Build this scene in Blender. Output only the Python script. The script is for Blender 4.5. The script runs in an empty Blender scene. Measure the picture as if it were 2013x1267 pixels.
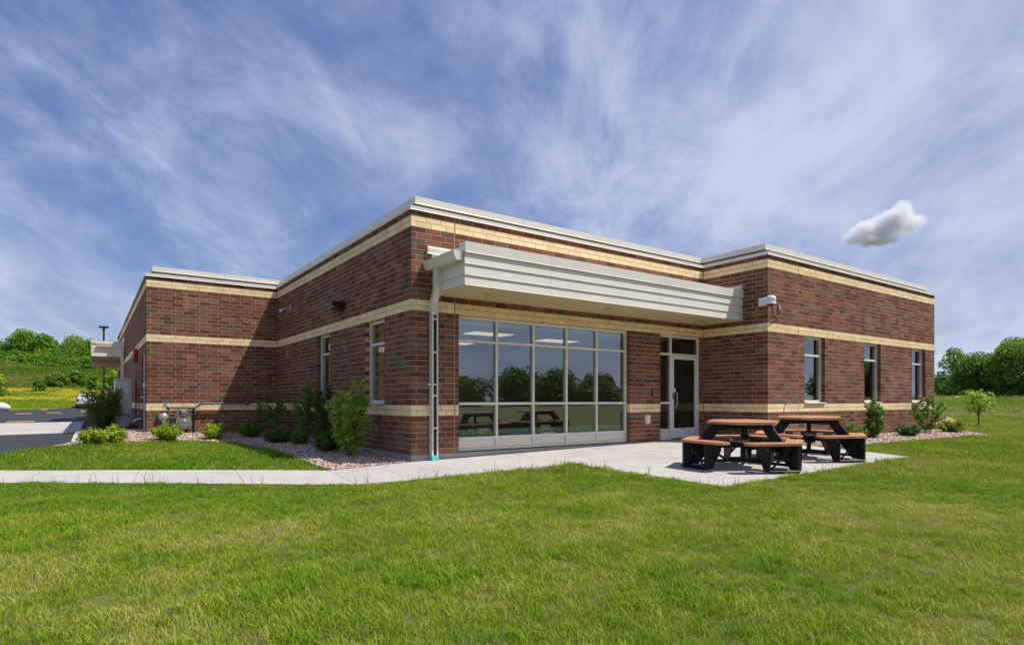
import bpy, bmesh, math, random
import numpy as np
from mathutils import Vector, Matrix
from mathutils.geometry import delaunay_2d_cdt

random.seed(7)
rng = np.random.default_rng(7)
scene = bpy.context.scene
COL = scene.collection
PI = math.pi

# ------------------------------------------------------------------ camera
CAM = (-4.747, -9.870, 1.136)
YAW = math.radians(35.33)
cam_d = bpy.data.cameras.new('camera')
cam = bpy.data.objects.new('camera', cam_d)
COL.objects.link(cam)
cam.location = CAM
cam.rotation_euler = (PI / 2, 0, -YAW)
cam_d.sensor_width = 36.0
cam_d.lens = 36.0 * 1170.6 / 2013
cam_d.shift_y = (785.5 - 633.5) / 2013
cam_d.shift_x = -0.0005
cam_d.clip_start = 0.05
cam_d.clip_end = 6000
scene.camera = cam

# ------------------------------------------------------------------ light
SUN = Vector((0.4255, -0.37, 1.0)).normalized()
sun_d = bpy.data.lights.new('sun', 'SUN')
sun_d.energy = 3.4
sun_d.angle = math.radians(0.5)
sun_d.color = (1.0, 0.95, 0.87)
sun = bpy.data.objects.new('sun', sun_d)
COL.objects.link(sun)
sun.rotation_euler = SUN.to_track_quat('Z', 'Y').to_euler()
sun.location = (10, -10, 30)

scene.view_settings.view_transform = 'Standard'
scene.view_settings.look = 'None'
scene.view_settings.gamma = 1
scene.view_settings.use_curve_mapping = False
scene.view_settings.exposure = 0.6
cy = scene.cycles
cy.max_bounces = 8
cy.diffuse_bounces = 3
cy.glossy_bounces = 4
cy.transparent_max_bounces = 24
cy.volume_bounces = 4
cy.use_denoising = True
cy.caustics_reflective = False
cy.caustics_refractive = False


# ------------------------------------------------------------------ node helpers
class NT:
    def __init__(self, tree):
        self.t = tree
        self.n = tree.nodes
        self.l = tree.links

    def add(self, kind, **kw):
        nd = self.n.new(kind)
        for k, v in kw.items():
            setattr(nd, k, v)
        return nd

    def put(self, sock, v):
        if hasattr(v, 'is_linked') or isinstance(v, bpy.types.NodeSocket):
            self.l.new(v, sock)
        else:
            sock.default_value = v

    def math(self, op, a, b=0.0, c=0.0, clamp=False):
        nd = self.add('ShaderNodeMath', operation=op, use_clamp=clamp)
        for i, v in enumerate((a, b, c)):
            self.put(nd.inputs[i], v)
        return nd.outputs[0]

    def vmath(self, op, a, b=None, scale=None):
        nd = self.add('ShaderNodeVectorMath', operation=op)
        self.put(nd.inputs[0], a)
        if b is not None:
            self.put(nd.inputs[1], b)
        if scale is not None:
            self.put(nd.inputs['Scale'], scale)
        return nd.outputs[0] if op not in ('DOT_PRODUCT', 'LENGTH') else nd.outputs['Value']

    def noise(self, vec, scale, detail=4.0, rough=0.55, dist=0.0, col=False):
        nd = self.add('ShaderNodeTexNoise')
        if vec is not None:
            self.put(nd.inputs['Vector'], vec)
        self.put(nd.inputs['Scale'], scale)
        nd.inputs['Detail'].default_value = detail
        nd.inputs['Roughness'].default_value = rough
        nd.inputs['Distortion'].default_value = dist
        return nd.outputs['Color' if col else 'Fac']

    def ramp(self, fac, stops, interp='LINEAR'):
        nd = self.add('ShaderNodeValToRGB')
        cr = nd.color_ramp
        cr.interpolation = interp
        while len(cr.elements) < len(stops):
            cr.elements.new(0.5)
        for e, (p, c) in zip(cr.elements, stops):
            e.position = p
            e.color = (*c, 1) if len(c) == 3 else c
        self.put(nd.inputs[0], fac)
        return nd.outputs[0]

    def mix(self, fac, a, b, blend='MIX'):
        nd = self.add('ShaderNodeMix', data_type='RGBA', blend_type=blend)
        self.put(nd.inputs[0], fac)
        for s, v in ((nd.inputs[6], a), (nd.inputs[7], b)):
            if isinstance(v, tuple) and len(v) == 3:
                v = (*v, 1)
            self.put(s, v)
        return nd.outputs[2]

    def maprange(self, v, a, b, c=0.0, d=1.0, smooth=True):
        nd = self.add('ShaderNodeMapRange', interpolation_type='SMOOTHSTEP' if smooth else 'LINEAR')
        for i, x in enumerate((v, a, b, c, d)):
            self.put(nd.inputs[i], x)
        return nd.outputs[0]

    def bump(self, h, strength=0.3, dist=0.01):
        nd = self.add('ShaderNodeBump')
        nd.inputs['Strength'].default_value = strength
        nd.inputs['Distance'].default_value = dist
        self.put(nd.inputs['Height'], h)
        return nd.outputs[0]


def lin(r, g, b):
    f = lambda c: (c / 255 / 12.92) if c / 255 <= 0.04045 else ((c / 255 + 0.055) / 1.055) ** 2.4
    return (f(r), f(g), f(b))


def new_mat(name):
    m = bpy.data.materials.new(name)
    m.use_nodes = True
    m.node_tree.nodes.clear()
    nt = NT(m.node_tree)
    out = nt.add('ShaderNodeOutputMaterial')
    return m, nt, out


def principled(nt, out, col, rough=0.5, metal=0.0, spec=0.5, normal=None):
    b = nt.add('ShaderNodeBsdfPrincipled')
    nt.put(b.inputs['Base Color'], (*col, 1) if isinstance(col, tuple) and len(col) == 3 else col)
    nt.put(b.inputs['Roughness'], rough)
    nt.put(b.inputs['Metallic'], metal)
    nt.put(b.inputs['Specular IOR Level'], spec)
    if normal is not None:
        nt.put(b.inputs['Normal'], normal)
    nt.l.new(b.outputs[0], out.inputs[0])
    return b


def simple(name, col, rough=0.5, metal=0.0, var=0.12, scale=3.0, bump=0.0, bscale=60.0, spec=0.5, streak=None):
    """procedural paint / metal / plastic: base colour with soft wear, and fine relief"""
    m, nt, out = new_mat(name)
    pos = nt.add('ShaderNodeNewGeometry').outputs['Position']
    vec = pos
    if streak:
        vec = nt.vmath('MULTIPLY', pos, streak)
    n = nt.noise(vec, scale, 5.0, 0.6)
    k = nt.maprange(n, 0.25, 0.75, 1 - var, 1 + var, False)
    c = nt.vmath('SCALE', (col[0], col[1], col[2]), scale=k)
    r = nt.maprange(n, 0.2, 0.8, max(0.02, rough - 0.08), min(1, rough + 0.08), False)
    nrm = None
    if bump:
        nrm = nt.bump(nt.noise(pos, bscale, 3.0, 0.6), bump, 0.004)
    principled(nt, out, c, r, metal, spec, nrm)
    return m


# ------------------------------------------------------------------ world: sky and high cloud
world = bpy.data.worlds.new('World')
scene.world = world
world.use_nodes = True
world.node_tree.nodes.clear()
w = NT(world.node_tree)
wout = w.add('ShaderNodeOutputWorld')
bg = w.add('ShaderNodeBackground')
bg.inputs['Strength'].default_value = 0.114
w.l.new(bg.outputs[0], wout.inputs[0])
sky = w.add('ShaderNodeTexSky', sky_type='NISHITA')
sky.sun_disc = False
sky.sun_elevation = math.asin(SUN.z)
sky.sun_rotation = math.atan2(SUN.x, SUN.y)
sky.altitude = 200
sky.air_density = 1.0
sky.dust_density = 0.6
sky.ozone_density = 2.2
tc = w.add('ShaderNodeTexCoord')
dirv = w.vmath('NORMALIZE', tc.outputs['Generated'])
sep = w.add('ShaderNodeSeparateXYZ')
w.put(sep.inputs[0], dirv)
dz = w.math('MAXIMUM', sep.outputs[2], 0.0)
den = w.math('ADD', dz, 0.34)
px = w.math('DIVIDE', sep.outputs[0], den)
py = w.math('DIVIDE', sep.outputs[1], den)
sy, cyw = math.sin(YAW + 0.05), math.cos(YAW + 0.05)
along = w.math('ADD', w.math('MULTIPLY', px, sy), w.math('MULTIPLY', py, cyw))
across = w.math('SUBTRACT', w.math('MULTIPLY', px, cyw), w.math('MULTIPLY', py, sy))


def cvec(a, b, z=0.0):
    nd = w.add('ShaderNodeCombineXYZ')
    w.put(nd.inputs[0], a)
    w.put(nd.inputs[1], b)
    nd.inputs[2].default_value = z
    return nd.outputs[0]


v1 = cvec(w.math('MULTIPLY', along, 0.85), across, 3.7)
v2 = cvec(w.math('MULTIPLY', along, 0.5), w.math('MULTIPLY', across, 1.1), 9.1)
n_big = w.noise(cvec(w.math('MULTIPLY', along, 0.7), across, 1.3), 1.0, 3.0, 0.5, 0.4)
n_mid = w.noise(v1, 2.3, 9.0, 0.60, 0.6)
n_str = w.noise(v2, 4.6, 10.0, 0.66, 0.9)
cl = w.math('ADD', w.math('MULTIPLY', n_big, 0.55), w.math('ADD', w.math('MULTIPLY', n_mid, 0.55), w.math('MULTIPLY', n_str, 0.36)))
side = w.vmath('DOT_PRODUCT', dirv, (math.cos(YAW), -math.sin(YAW), 0.0))
cl = w.math('ADD', cl, w.maprange(side, -0.1, 0.7, -0.03, 0.16))
cover = w.maprange(cl, 0.545, 0.92)
low = w.maprange(dz, 0.0, 0.25, 0.30, 0.0)
cover = w.math('MULTIPLY', w.math('ADD', cover, low, clamp=True), 0.82)
skyc = w.mix(0.64, sky.outputs[0], (0.38, 0.76, 2.25), 'MIX')
cloudc = w.mix(w.maprange(n_mid, 0.3, 0.7), (2.35, 2.7, 3.9), (3.85, 4.15, 5.2))
final = w.mix(cover, skyc, cloudc)
w.l.new(final, bg.inputs[0])

# ------------------------------------------------------------------ mesh helpers
def tag(o, label=None, cat=None, group=None, kind=None):
    if label: o['label'] = label
    if cat: o['category'] = cat
    if group: o['group'] = group
    if kind: o['kind'] = kind
    return o


def empty(name, loc=(0, 0, 0), rz=0.0, parent=None):
    o = bpy.data.objects.new(name, None)
    COL.objects.link(o)
    o.location = loc
    o.rotation_euler = (0, 0, rz)
    o.empty_display_size = 0.2
    if parent: o.parent = parent
    return o


class MB:
    """collects shapes and links them as one mesh object"""
    def __init__(self):
        self.v, self.f, self.mi, self.t = [], [], [], []
        self.m = 0

    def add(self, vs, fs, tone=0.0):
        b = len(self.v)
        self.v += [tuple(x) for x in vs]
        self.f += [tuple(b + i for i in q) for q in fs]
        self.mi += [self.m] * len(fs)
        self.t += [tone] * len(fs)

    def box(self, a, b, tone=0.0, M=None):
        x0, y0, z0 = a
        x1, y1, z1 = b
        vs = [(x0, y0, z0), (x1, y0, z0), (x1, y1, z0), (x0, y1, z0), (x0, y0, z1), (x1, y0, z1), (x1, y1, z1), (x0, y1, z1)]
        if M is not None:
            vs = [M @ Vector(p) for p in vs]
        self.add(vs, [(0, 3, 2, 1), (4, 5, 6, 7), (0, 1, 5, 4), (1, 2, 6, 5), (2, 3, 7, 6), (3, 0, 4, 7)], tone)

    def bbox(self, a, b, r=0.006, M=None, tone=0.0):
        """box with chamfered edges"""
        c = [(a[i] + b[i]) / 2 for i in range(3)]
        h = [abs(b[i] - a[i]) / 2 for i in range(3)]
        r = min(r, min(h) * 0.6)
        vs, idx = [], {}
        for sx in (-1, 1):
            for sy_ in (-1, 1):
                for sz in (-1, 1):
                    s = (sx, sy_, sz)
                    for ax in range(3):
                        p = [c[i] + s[i] * (h[i] if i == ax else h[i] - r) for i in range(3)]
                        idx[(s, ax)] = len(vs)
                        vs.append(p)
        fs = []
        for ax in range(3):
            o1, o2 = [i for i in range(3) if i != ax]
            for sg in (-1, 1):
                q = []
                for d1, d2 in ((-1, -1), (1, -1), (1, 1), (-1, 1)):
                    s = [0, 0, 0]
                    s[ax], s[o1], s[o2] = sg, d1, d2
                    q.append(idx[(tuple(s), ax)])
                fs.append(tuple(q))
        for ax in range(3):
            o1, o2 = [i for i in range(3) if i != ax]
            for d1 in (-1, 1):
                for d2 in (-1, 1):
                    q = []
                    for sg, a2 in ((-1, o1), (1, o1), (1, o2), (-1, o2)):
                        s = [0, 0, 0]
                        s[ax], s[o1], s[o2] = sg, d1, d2
                        q.append(idx[(tuple(s), a2)])
                    fs.append(tuple(q))
        for sx in (-1, 1):
            for sy_ in (-1, 1):
                for sz in (-1, 1):
                    s = (sx, sy_, sz)
                    fs.append(tuple(idx[(s, ax)] for ax in range(3)))
        if M is not None:
            vs = [M @ Vector(p) for p in vs]
        self.add(vs, fs, tone)

    def prism(self, poly, h0, h1, M=None, tone=0.0):
        """polygon in local xy, extruded h0..h1 along local z"""
        n = len(poly)
        vs = [(x, y, h0) for x, y in poly] + [(x, y, h1) for x, y in poly]
        if M is not None:
            vs = [M @ Vector(p) for p in vs]
        fs = [tuple(range(n - 1, -1, -1)), tuple(range(n, 2 * n))]
        fs += [(i, (i + 1) % n, n + (i + 1) % n, n + i) for i in range(n)]
        self.add(vs, fs, tone)

    def tube(self, path, r, n=8, cap=True, tone=0.0):
        path = [Vector(p) for p in path]
        rs = r if isinstance(r, (list, tuple)) else [r] * len(path)
        base = len(self.v)
        vs, fs = [], []
        up = None
        for i, p in enumerate(path):
            d = (path[min(i + 1, len(path) - 1)] - path[max(i - 1, 0)]).normalized()
            if up is None:
                up = Vector((0, 0, 1)) if abs(d.z) < 0.9 else Vector((1, 0, 0))
            a = d.cross(up).normalized()
            b = a.cross(d).normalized()
            up = b
            for k in range(n):
                t = 2 * PI * k / n
                vs.append(p + (a * math.cos(t) + b * math.sin(t)) * rs[i])
        for i in range(len(path) - 1):
            for k in range(n):
                k2 = (k + 1) % n
                fs.append((i * n + k, (i + 1) * n + k, (i + 1) * n + k2, i * n + k2))
        if cap:
            fs.append(tuple(range(n)))
            fs.append(tuple(range(len(vs) - 1, len(vs) - n - 1, -1)))
        self.add(vs, fs, tone)

    def cyl(self, p0, p1, r0, r1=None, n=12, tone=0.0):
        self.tube([p0, p1], [r0, r0 if r1 is None else r1], n, True, tone)

    def lathe(self, prof, n=16, M=None):
        vs, fs = [], []
        for r, z in prof:
            for k in range(n):
                t = 2 * PI * k / n
                vs.append(Vector((r * math.cos(t), r * math.sin(t), z)))
        for i in range(len(prof) - 1):
            for k in range(n):
                k2 = (k + 1) % n
                fs.append((i * n + k, i * n + k2, (i + 1) * n + k2, (i + 1) * n + k))
        fs.append(tuple(range(n - 1, -1, -1)))
        fs.append(tuple(range(len(vs) - n, len(vs))))
        if M is not None:
            vs = [M @ p for p in vs]
        self.add(vs, fs)

    def build(self, name, mats, parent=None, smooth=False, tone=False, fix=True, loc=None):
        me = bpy.data.meshes.new(name)
        off = Vector(loc) if loc is not None else None
        vs = self.v if off is None else [tuple(Vector(p) - off) for p in self.v]
        me.from_pydata(vs, [], self.f)
        if not isinstance(mats, (list, tuple)):
            mats = [mats]
        for m in mats:
            me.materials.append(m)
        if len(mats) > 1:
            me.polygons.foreach_set('material_index', self.mi)
        if tone:
            at = me.attributes.new('tone', 'FLOAT', 'FACE')
            at.data.foreach_set('value', self.t)
        if fix:
            bm = bmesh.new()
            bm.from_mesh(me)
            bmesh.ops.recalc_face_normals(bm, faces=bm.faces)
            bm.to_mesh(me)
            bm.free()
        if smooth:
            me.polygons.foreach_set('use_smooth', [True] * len(me.polygons))
            try:
                me.set_sharp_from_angle(angle=math.radians(40))
            except Exception:
                pass
        me.update()
        o = bpy.data.objects.new(name, me)
        COL.objects.link(o)
        if off is not None:
            o.location = off
        if parent: o.parent = parent
        return o


def copy_tree(o, parent=None):
    c = o.copy()
    COL.objects.link(c)
    c.parent = parent
    for ch in list(o.children):
        copy_tree(ch, c)
    return c


def fast_mesh(name, verts, faces4, mat, tone=None, parent=None):
    """numpy quads (or tris) to mesh"""
    me = bpy.data.meshes.new(name)
    nv, nf, k = len(verts), len(faces4), faces4.shape[1]
    me.vertices.add(nv)
    me.vertices.foreach_set('co', np.ascontiguousarray(verts, dtype=np.float32).ravel())
    me.loops.add(nf * k)
    me.loops.foreach_set('vertex_index', np.ascontiguousarray(faces4, dtype=np.int32).ravel())
    me.polygons.add(nf)
    me.polygons.foreach_set('loop_start', np.arange(nf, dtype=np.int32) * k)
    me.materials.append(mat)
    if tone is not None:
        at = me.attributes.new('tone', 'FLOAT', 'FACE')
        at.data.foreach_set('value', np.ascontiguousarray(tone, dtype=np.float32))
    me.update(calc_edges=True)
    me.validate()
    o = bpy.data.objects.new(name, me)
    COL.objects.link(o)
    if parent: o.parent = parent
    return o


# ------------------------------------------------------------------ terrain height
def patio_z(x, y):
    return 0.005 + 0.0155 * x + 0.012 * y


CP = [(-4.7, -9.9, 0.0), (-8, -8, 0.05), (0, -10, -0.02), (4, -9, 0.0), (-12, -4, 0.05), (10, -9, 0.02), (14, -7, 0.05),
      (-1.8, -2.05, -0.03), (-5.75, .75, 0.0), (-5.93, 2.65, 0.0), (-1.57, -.2, 0.0), (-10, 3.5, 0.06), (-10, -14, 0.0), (5, -16, 0.0),
      (-1.55, 3.4, 0.05), (-1.7, 7.9, 0.035), (0, 5, 0.06), (0, 9.5, 0.07), (-3.1, 7.9, 0.05), (-3.475, 9.54, 0.22), (-4.9, 7.5, 0.09),
      (-5.5, 6.1, 0.11), (-6.14, 4.95, 0.1), (-9, 6, 0.13), (-5, 12, 0.15), (-8, 20, 0.15), (-5, 23, 0.15), (-3.6, 14, 0.24), (-3.6, 25, 0.2),
      (-10, 40, 0.15), (9, -1.83, 0.11), (18.2, -1.83, 0.12), (10, -3.5, 0.09), (14, -3.5, 0.1), (17, -4, 0.1), (12, -6, 0.05),
      (20, -4, 0.08), (23, -1.4, 0.1), (27, 0, 0.15), (20, -12, 0.05), (34, -8, 0.3), (34, 8, 0.35), (10, 14, 0.1), (20, 24, 0.1), (0, 35, 0.15)]
for q in ((2.1, -5.02), (7.76, -5.09), (8.35, -2.9), (2.1, -2), (0, 0), (0, -2), (5, 0), (5.6, -5), (5, -2.5)):
    CP.append((*q, patio_z(*q)))
CP = np.array(CP)


def tps_k(r2):
    return np.where(r2 > 1e-9, 0.5 * r2 * np.log(np.maximum(r2, 1e-9)), 0.0)


_n = len(CP)
_A = np.zeros((_n + 3, _n + 3))
_d = ((CP[:, None, :2] - CP[None, :, :2]) ** 2).sum(-1)
_A[:_n, :_n] = tps_k(_d) + np.eye(_n) * 0.02
_A[:_n, _n] = 1
_A[:_n, _n + 1:] = CP[:, :2]
_A[_n:, :_n] = _A[:_n, _n:].T
_W = np.linalg.solve(_A, np.concatenate([CP[:, 2], [0, 0, 0]]))


def sstep(a, b, x):
    t = np.clip((x - a) / (b - a), 0, 1)
    return t * t * (3 - 2 * t)


def far_z(x, y):
    hy = np.interp(y, [60, 72, 85, 95, 106, 116, 135, 170, 400], [0, 0, 0.8, 1.6, 2.2, 5.6, 8.0, 9.5, 9.5])
    hy = hy * sstep(40, 5, x)
    hx = np.interp(x, [26, 60, 90, 200, 600], [0, 0.75, 1.6, 2.2, 2.5]) * sstep(-70, -25, y)
    return 0.15 + np.maximum(hy, hx)


def G(x, y):
    x = np.asarray(x, float)
    y = np.asarray(y, float)
    sh = np.broadcast(x, y).shape
    x, y = np.broadcast_to(x, sh).ravel(), np.broadcast_to(y, sh).ravel()
    near = np.zeros(len(x))
    for i in range(0, len(x), 20000):
        xx, yy = x[i:i + 20000], y[i:i + 20000]
        k = tps_k((xx[:, None] - CP[None, :, 0]) ** 2 + (yy[:, None] - CP[None, :, 1]) ** 2)
        near[i:i + 20000] = k @ _W[:_n] + _W[_n] + _W[_n + 1] * xx + _W[_n + 2] * yy
    wgt = sstep(22, 40, np.hypot(x - 5, y - 2))
    near = np.clip(near, -0.4, 0.6)
    return (near * (1 - wgt) + far_z(x, y) * wgt).reshape(sh)


def g(x, y):
    return float(G(np.array([x]), np.array([y]))[0])


def vnoise(x, y, s, seed=0):
    """smooth value noise 0..1"""
    r = np.random.default_rng(seed).random((64, 64))
    x, y = np.asarray(x) / s + 1000.3, np.asarray(y) / s + 1000.7
    ix, iy = np.floor(x).astype(int), np.floor(y).astype(int)
    fx, fy = x - ix, y - iy
    fx, fy = fx * fx * (3 - 2 * fx), fy * fy * (3 - 2 * fy)
    a = r[ix % 64, iy % 64]; b = r[(ix + 1) % 64, iy % 64]; c = r[ix % 64, (iy + 1) % 64]; d = r[(ix + 1) % 64, (iy + 1) % 64]
    return (a * (1 - fx) + b * fx) * (1 - fy) + (c * (1 - fx) + d * fx) * fy


def fbm(x, y, s, seed=0):
    return (vnoise(x, y, s, seed) * 0.5 + vnoise(x, y, s * 0.47, seed + 1) * 0.3 + vnoise(x, y, s * 0.21, seed + 2) * 0.2)


def inpoly(x, y, poly):
    x, y = np.asarray(x), np.asarray(y)
    c = np.zeros(x.shape, bool)
    n = len(poly)
    for i in range(n):
        x0, y0 = poly[i]
        x1, y1 = poly[(i + 1) % n]
        cond = ((y0 > y) != (y1 > y))
        with np.errstate(divide='ignore', invalid='ignore'):
            xi = (x1 - x0) * (y - y0) / (y1 - y0 + 1e-12) + x0
        c ^= cond & (x < xi)
    return c


def drape(name, poly, step, dz, mat, skirt=0.12, parent=None, tilt=0.0):
    """polygon laid on the terrain, dz above it, with a skirt at its rim"""
    P = []
    n = len(poly)
    for i in range(n):
        a, b = Vector(poly[i]), Vector(poly[(i + 1) % n])
        k = max(1, int((b - a).length / step))
        for j in range(k):
            P.append(a.lerp(b, j / k))
    nb = len(P)
    xs = [p[0] for p in poly]; ys = [p[1] for p in poly]
    gx = np.arange(min(xs) + step * 0.37, max(xs), step)
    gy = np.arange(min(ys) + step * 0.41, max(ys), step)
    if len(gx) and len(gy):
        X, Y = np.meshgrid(gx, gy)
        X, Y = X.ravel(), Y.ravel()
        ok = inpoly(X, Y, poly)
        for x, y in zip(X[ok], Y[ok]):
            P.append(Vector((x, y)))
    vs, es, fs, _, _, _ = delaunay_2d_cdt(P, [], [list(range(nb))], 1, 1e-5)
    vs = [Vector(v) for v in vs]
    zz = G(np.array([v.x for v in vs]), np.array([v.y for v in vs])) + dz
    mb = MB()
    V = [(v.x, v.y, float(z)) for v, z in zip(vs, zz)]
    F = [tuple(f) for f in fs]
    mb.add(V, F)
    if skirt:
        cnt = {}
        for f in F:
            for i in range(len(f)):
                e = (f[i], f[(i + 1) % len(f)])
                cnt[tuple(sorted(e))] = None if tuple(sorted(e)) in cnt else e
        low = {}
        b0 = len(mb.v)
        V2, F2 = [], []
        for e in cnt.values():
            if e is None: continue
            for i in e:
                if i not in low:
                    low[i] = b0 + len(V2)
                    V2.append((V[i][0], V[i][1], V[i][2] - skirt))
            F2.append((e[0], low[e[0]], low[e[1]], e[1]))
        mb.v += V2
        mb.f += F2
        mb.mi += [0] * len(F2)
        mb.t += [0] * len(F2)
    return mb.build(name, mat, parent)


# ------------------------------------------------------------------ materials
def ground_mat():
    m, nt, out = new_mat('turf_soil')
    pos = nt.add('ShaderNodeNewGeometry').outputs['Position']
    n1 = nt.noise(pos, 0.35, 5, 0.6)
    n2 = nt.noise(pos, 6.0, 6, 0.65)
    n3 = nt.noise(pos, 60.0, 3, 0.6)
    c = nt.ramp(nt.math('ADD', nt.math('MULTIPLY', n1, 0.5), nt.math('MULTIPLY', n2, 0.5)),
                [(0.30, (0.060, 0.090, 0.012)), (0.5, (0.115, 0.140, 0.024)), (0.7, (0.19, 0.18, 0.055))])
    c = nt.mix(nt.maprange(n3, 0.35, 0.65, 0, 0.75), c, (0.16, 0.125, 0.06))
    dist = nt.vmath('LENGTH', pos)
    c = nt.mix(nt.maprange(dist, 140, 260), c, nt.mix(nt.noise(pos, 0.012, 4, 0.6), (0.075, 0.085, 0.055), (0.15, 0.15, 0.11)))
    principled(nt, out, c, 0.9, 0, 0.2, nt.bump(nt.math('ADD', n2, nt.math('MULTIPLY', n3, 0.5)), 0.6, 0.05))
    return m


def blade_mat(name, green, yellow, straw, trans=0.35):
    m, nt, out = new_mat(name)
    at = nt.add('ShaderNodeAttribute', attribute_type='INSTANCER', attribute_name='tint').outputs['Fac']
    rnd = nt.add('ShaderNodeObjectInfo').outputs['Random']
    tone = nt.add('ShaderNodeAttribute', attribute_type='GEOMETRY', attribute_name='tone').outputs['Fac']
    k = nt.math('ADD', nt.math('MULTIPLY', at, 0.75), nt.math('ADD', nt.math('MULTIPLY', rnd, 0.10), nt.math('MULTIPLY', tone, 0.25)))
    c = nt.ramp(k, [(0.18, green), (0.55, yellow), (0.95, straw)])
    d = nt.add('ShaderNodeBsdfPrincipled')
    nt.put(d.inputs['Base Color'], c)
    d.inputs['Roughness'].default_value = 0.6
    d.inputs['Specular IOR Level'].default_value = 0.3
    t = nt.add('ShaderNodeBsdfTranslucent')
    nt.put(t.inputs[0], c)
    mx = nt.add('ShaderNodeMixShader')
    mx.inputs[0].default_value = trans
    nt.l.new(d.outputs[0], mx.inputs[1])
    nt.l.new(t.outputs[0], mx.inputs[2])
    nt.l.new(mx.outputs[0], out.inputs[0])
    return m


def leaf_mat(name, dark, mid, light, trans=0.35, rough=0.55):
    m, nt, out = new_mat(name)
    tone = nt.add('ShaderNodeAttribute', attribute_type='GEOMETRY', attribute_name='tone').outputs['Fac']
    c = nt.ramp(tone, [(0.0, dark), (0.5, mid), (1.0, light)])
    d = nt.add('ShaderNodeBsdfPrincipled')
    nt.put(d.inputs['Base Color'], c)
    d.inputs['Roughness'].default_value = rough
    d.inputs['Specular IOR Level'].default_value = 0.35
    t = nt.add('ShaderNodeBsdfTranslucent')
    nt.put(t.inputs[0], c)
    mx = nt.add('ShaderNodeMixShader')
    mx.inputs[0].default_value = trans
    nt.l.new(d.outputs[0], mx.inputs[1])
    nt.l.new(t.outputs[0], mx.inputs[2])
    nt.l.new(mx.outputs[0], out.inputs[0])
    return m


BRICK_RAMP = [(0.0, lin(108, 68, 50)), (0.14, lin(122, 77, 56)), (0.28, lin(98, 61, 45)), (0.42, lin(130, 87, 64)), (0.54, lin(114, 72, 52)),
              (0.64, lin(121, 90, 67)), (0.74, lin(110, 89, 70)), (0.83, lin(132, 101, 76)), (0.90, lin(97, 85, 71)), (0.95, lin(136, 86, 60))]
CREAM_RAMP = [(0.0, lin(238, 212, 164)), (0.3, lin(242, 218, 172)), (0.6, lin(233, 207, 159)), (0.8, lin(245, 222, 178))]


def brick_mat(name, ramp, source):
    m, nt, out = new_mat(name)
    pos = nt.add('ShaderNodeNewGeometry').outputs['Position']
    if source == 'object':
        k = nt.add('ShaderNodeObjectInfo').outputs['Random']
    else:
        k = nt.add('ShaderNodeAttribute', attribute_type='GEOMETRY', attribute_name='tone').outputs['Fac']
    c = nt.ramp(k, ramp, 'CONSTANT')
    n1 = nt.noise(nt.vmath('MULTIPLY', pos, (1, 1, 2.2)), 38.0, 5, 0.65)
    n2 = nt.noise(pos, 3.1, 4, 0.6)
    kk = nt.math('MULTIPLY', nt.maprange(n1, 0.2, 0.8, 0.72, 1.28, False), nt.maprange(n2, 0.25, 0.75, 0.9, 1.1, False))
    c = nt.vmath('SCALE', c, scale=kk)
    # splash-back dust near the ground and faint pale bloom in patches
    sz = nt.add('ShaderNodeSeparateXYZ')
    nt.put(sz.inputs[0], pos)
    n3 = nt.noise(pos, 1.7, 6, 0.65)
    low = nt.math('MULTIPLY', nt.maprange(sz.outputs[2], 0.12, 0.62, 1.0, 0.0), nt.maprange(n3, 0.35, 0.65))
    bloom = nt.maprange(nt.noise(nt.vmath('MULTIPLY', pos, (1, 1, .35)), 0.9, 6, 0.7), 0.58, 0.78, 0.0, 0.22)
    c = nt.mix(nt.math('ADD', nt.math('MULTIPLY', low, 0.32), bloom, clamp=True), c, lin(164, 142, 122))
    fine = nt.noise(pos, 170.0, 3, 0.7)
    nb = nt.bump(nt.math('ADD', n1, nt.math('MULTIPLY', fine, 0.5)), 0.45, 0.006)
    principled(nt, out, c, 0.85, 0, 0.25, nb)
    return m


M_BRICK_O = brick_mat('brick_single', BRICK_RAMP, 'object')
M_BRICK_A = brick_mat('brick_laid', BRICK_RAMP, 'attr')
M_CREAM_O = brick_mat('cream_brick_single', CREAM_RAMP, 'object')
M_CREAM_A = brick_mat('cream_brick_laid', CREAM_RAMP, 'attr')
M_MORTAR = simple('mortar', lin(198, 166, 146), 0.95, 0, 0.12, 9.0, 0.3, 150, 0.2)
M_MORTAR_C = simple('mortar_of_cream_bands', lin(168, 132, 94), 0.95, 0, 0.12, 9.0, 0.3, 150, 0.2)
M_SEALANT = simple('joint_sealant', lin(128, 92, 74), 0.8, 0, 0.08)
M_METAL_W = simple('prefinished_metal', lin(217, 212, 199), 0.42, 0.0, 0.06, 1.4, 0.10, 5.0, 0.5, (1, 1, .25))
M_METAL_D = simple('shade_and_rim_metal', lin(120, 116, 108), 0.5, 0.0, 0.06)  # coping metal with the recess shade put into its colour; light rims share it
M_FRAME = simple('window_frame_paint', lin(226, 219, 202), 0.4, 0.0, 0.05, 2.0, 0, 60, 0.5)
M_SOFFIT = simple('soffit_metal', lin(216, 198, 160), 0.5, 0.0, 0.05, 2.0)
M_DOORP = simple('door_paint', lin(226, 222, 210), 0.4, 0.0, 0.04, 1.5)
M_STEEL = simple('brushed_steel', lin(190, 190, 190), 0.3, 0.9, 0.05, 8.0)
M_BLACK = simple('black_plastic_lumber', lin(20, 20, 20), 0.55, 0.0, 0.15, 6.0, 0.15, 90, 0.35)
M_BLACKM = simple('black_metal', lin(38, 38, 40), 0.4, 0.3, 0.15, 6.0)
M_CEDAR = simple('cedar_plastic_lumber', lin(184, 130, 95), 0.6, 0.0, 0.14, 5.0, 0.3, 60, 0.35, (1, 1, 1))
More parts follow.
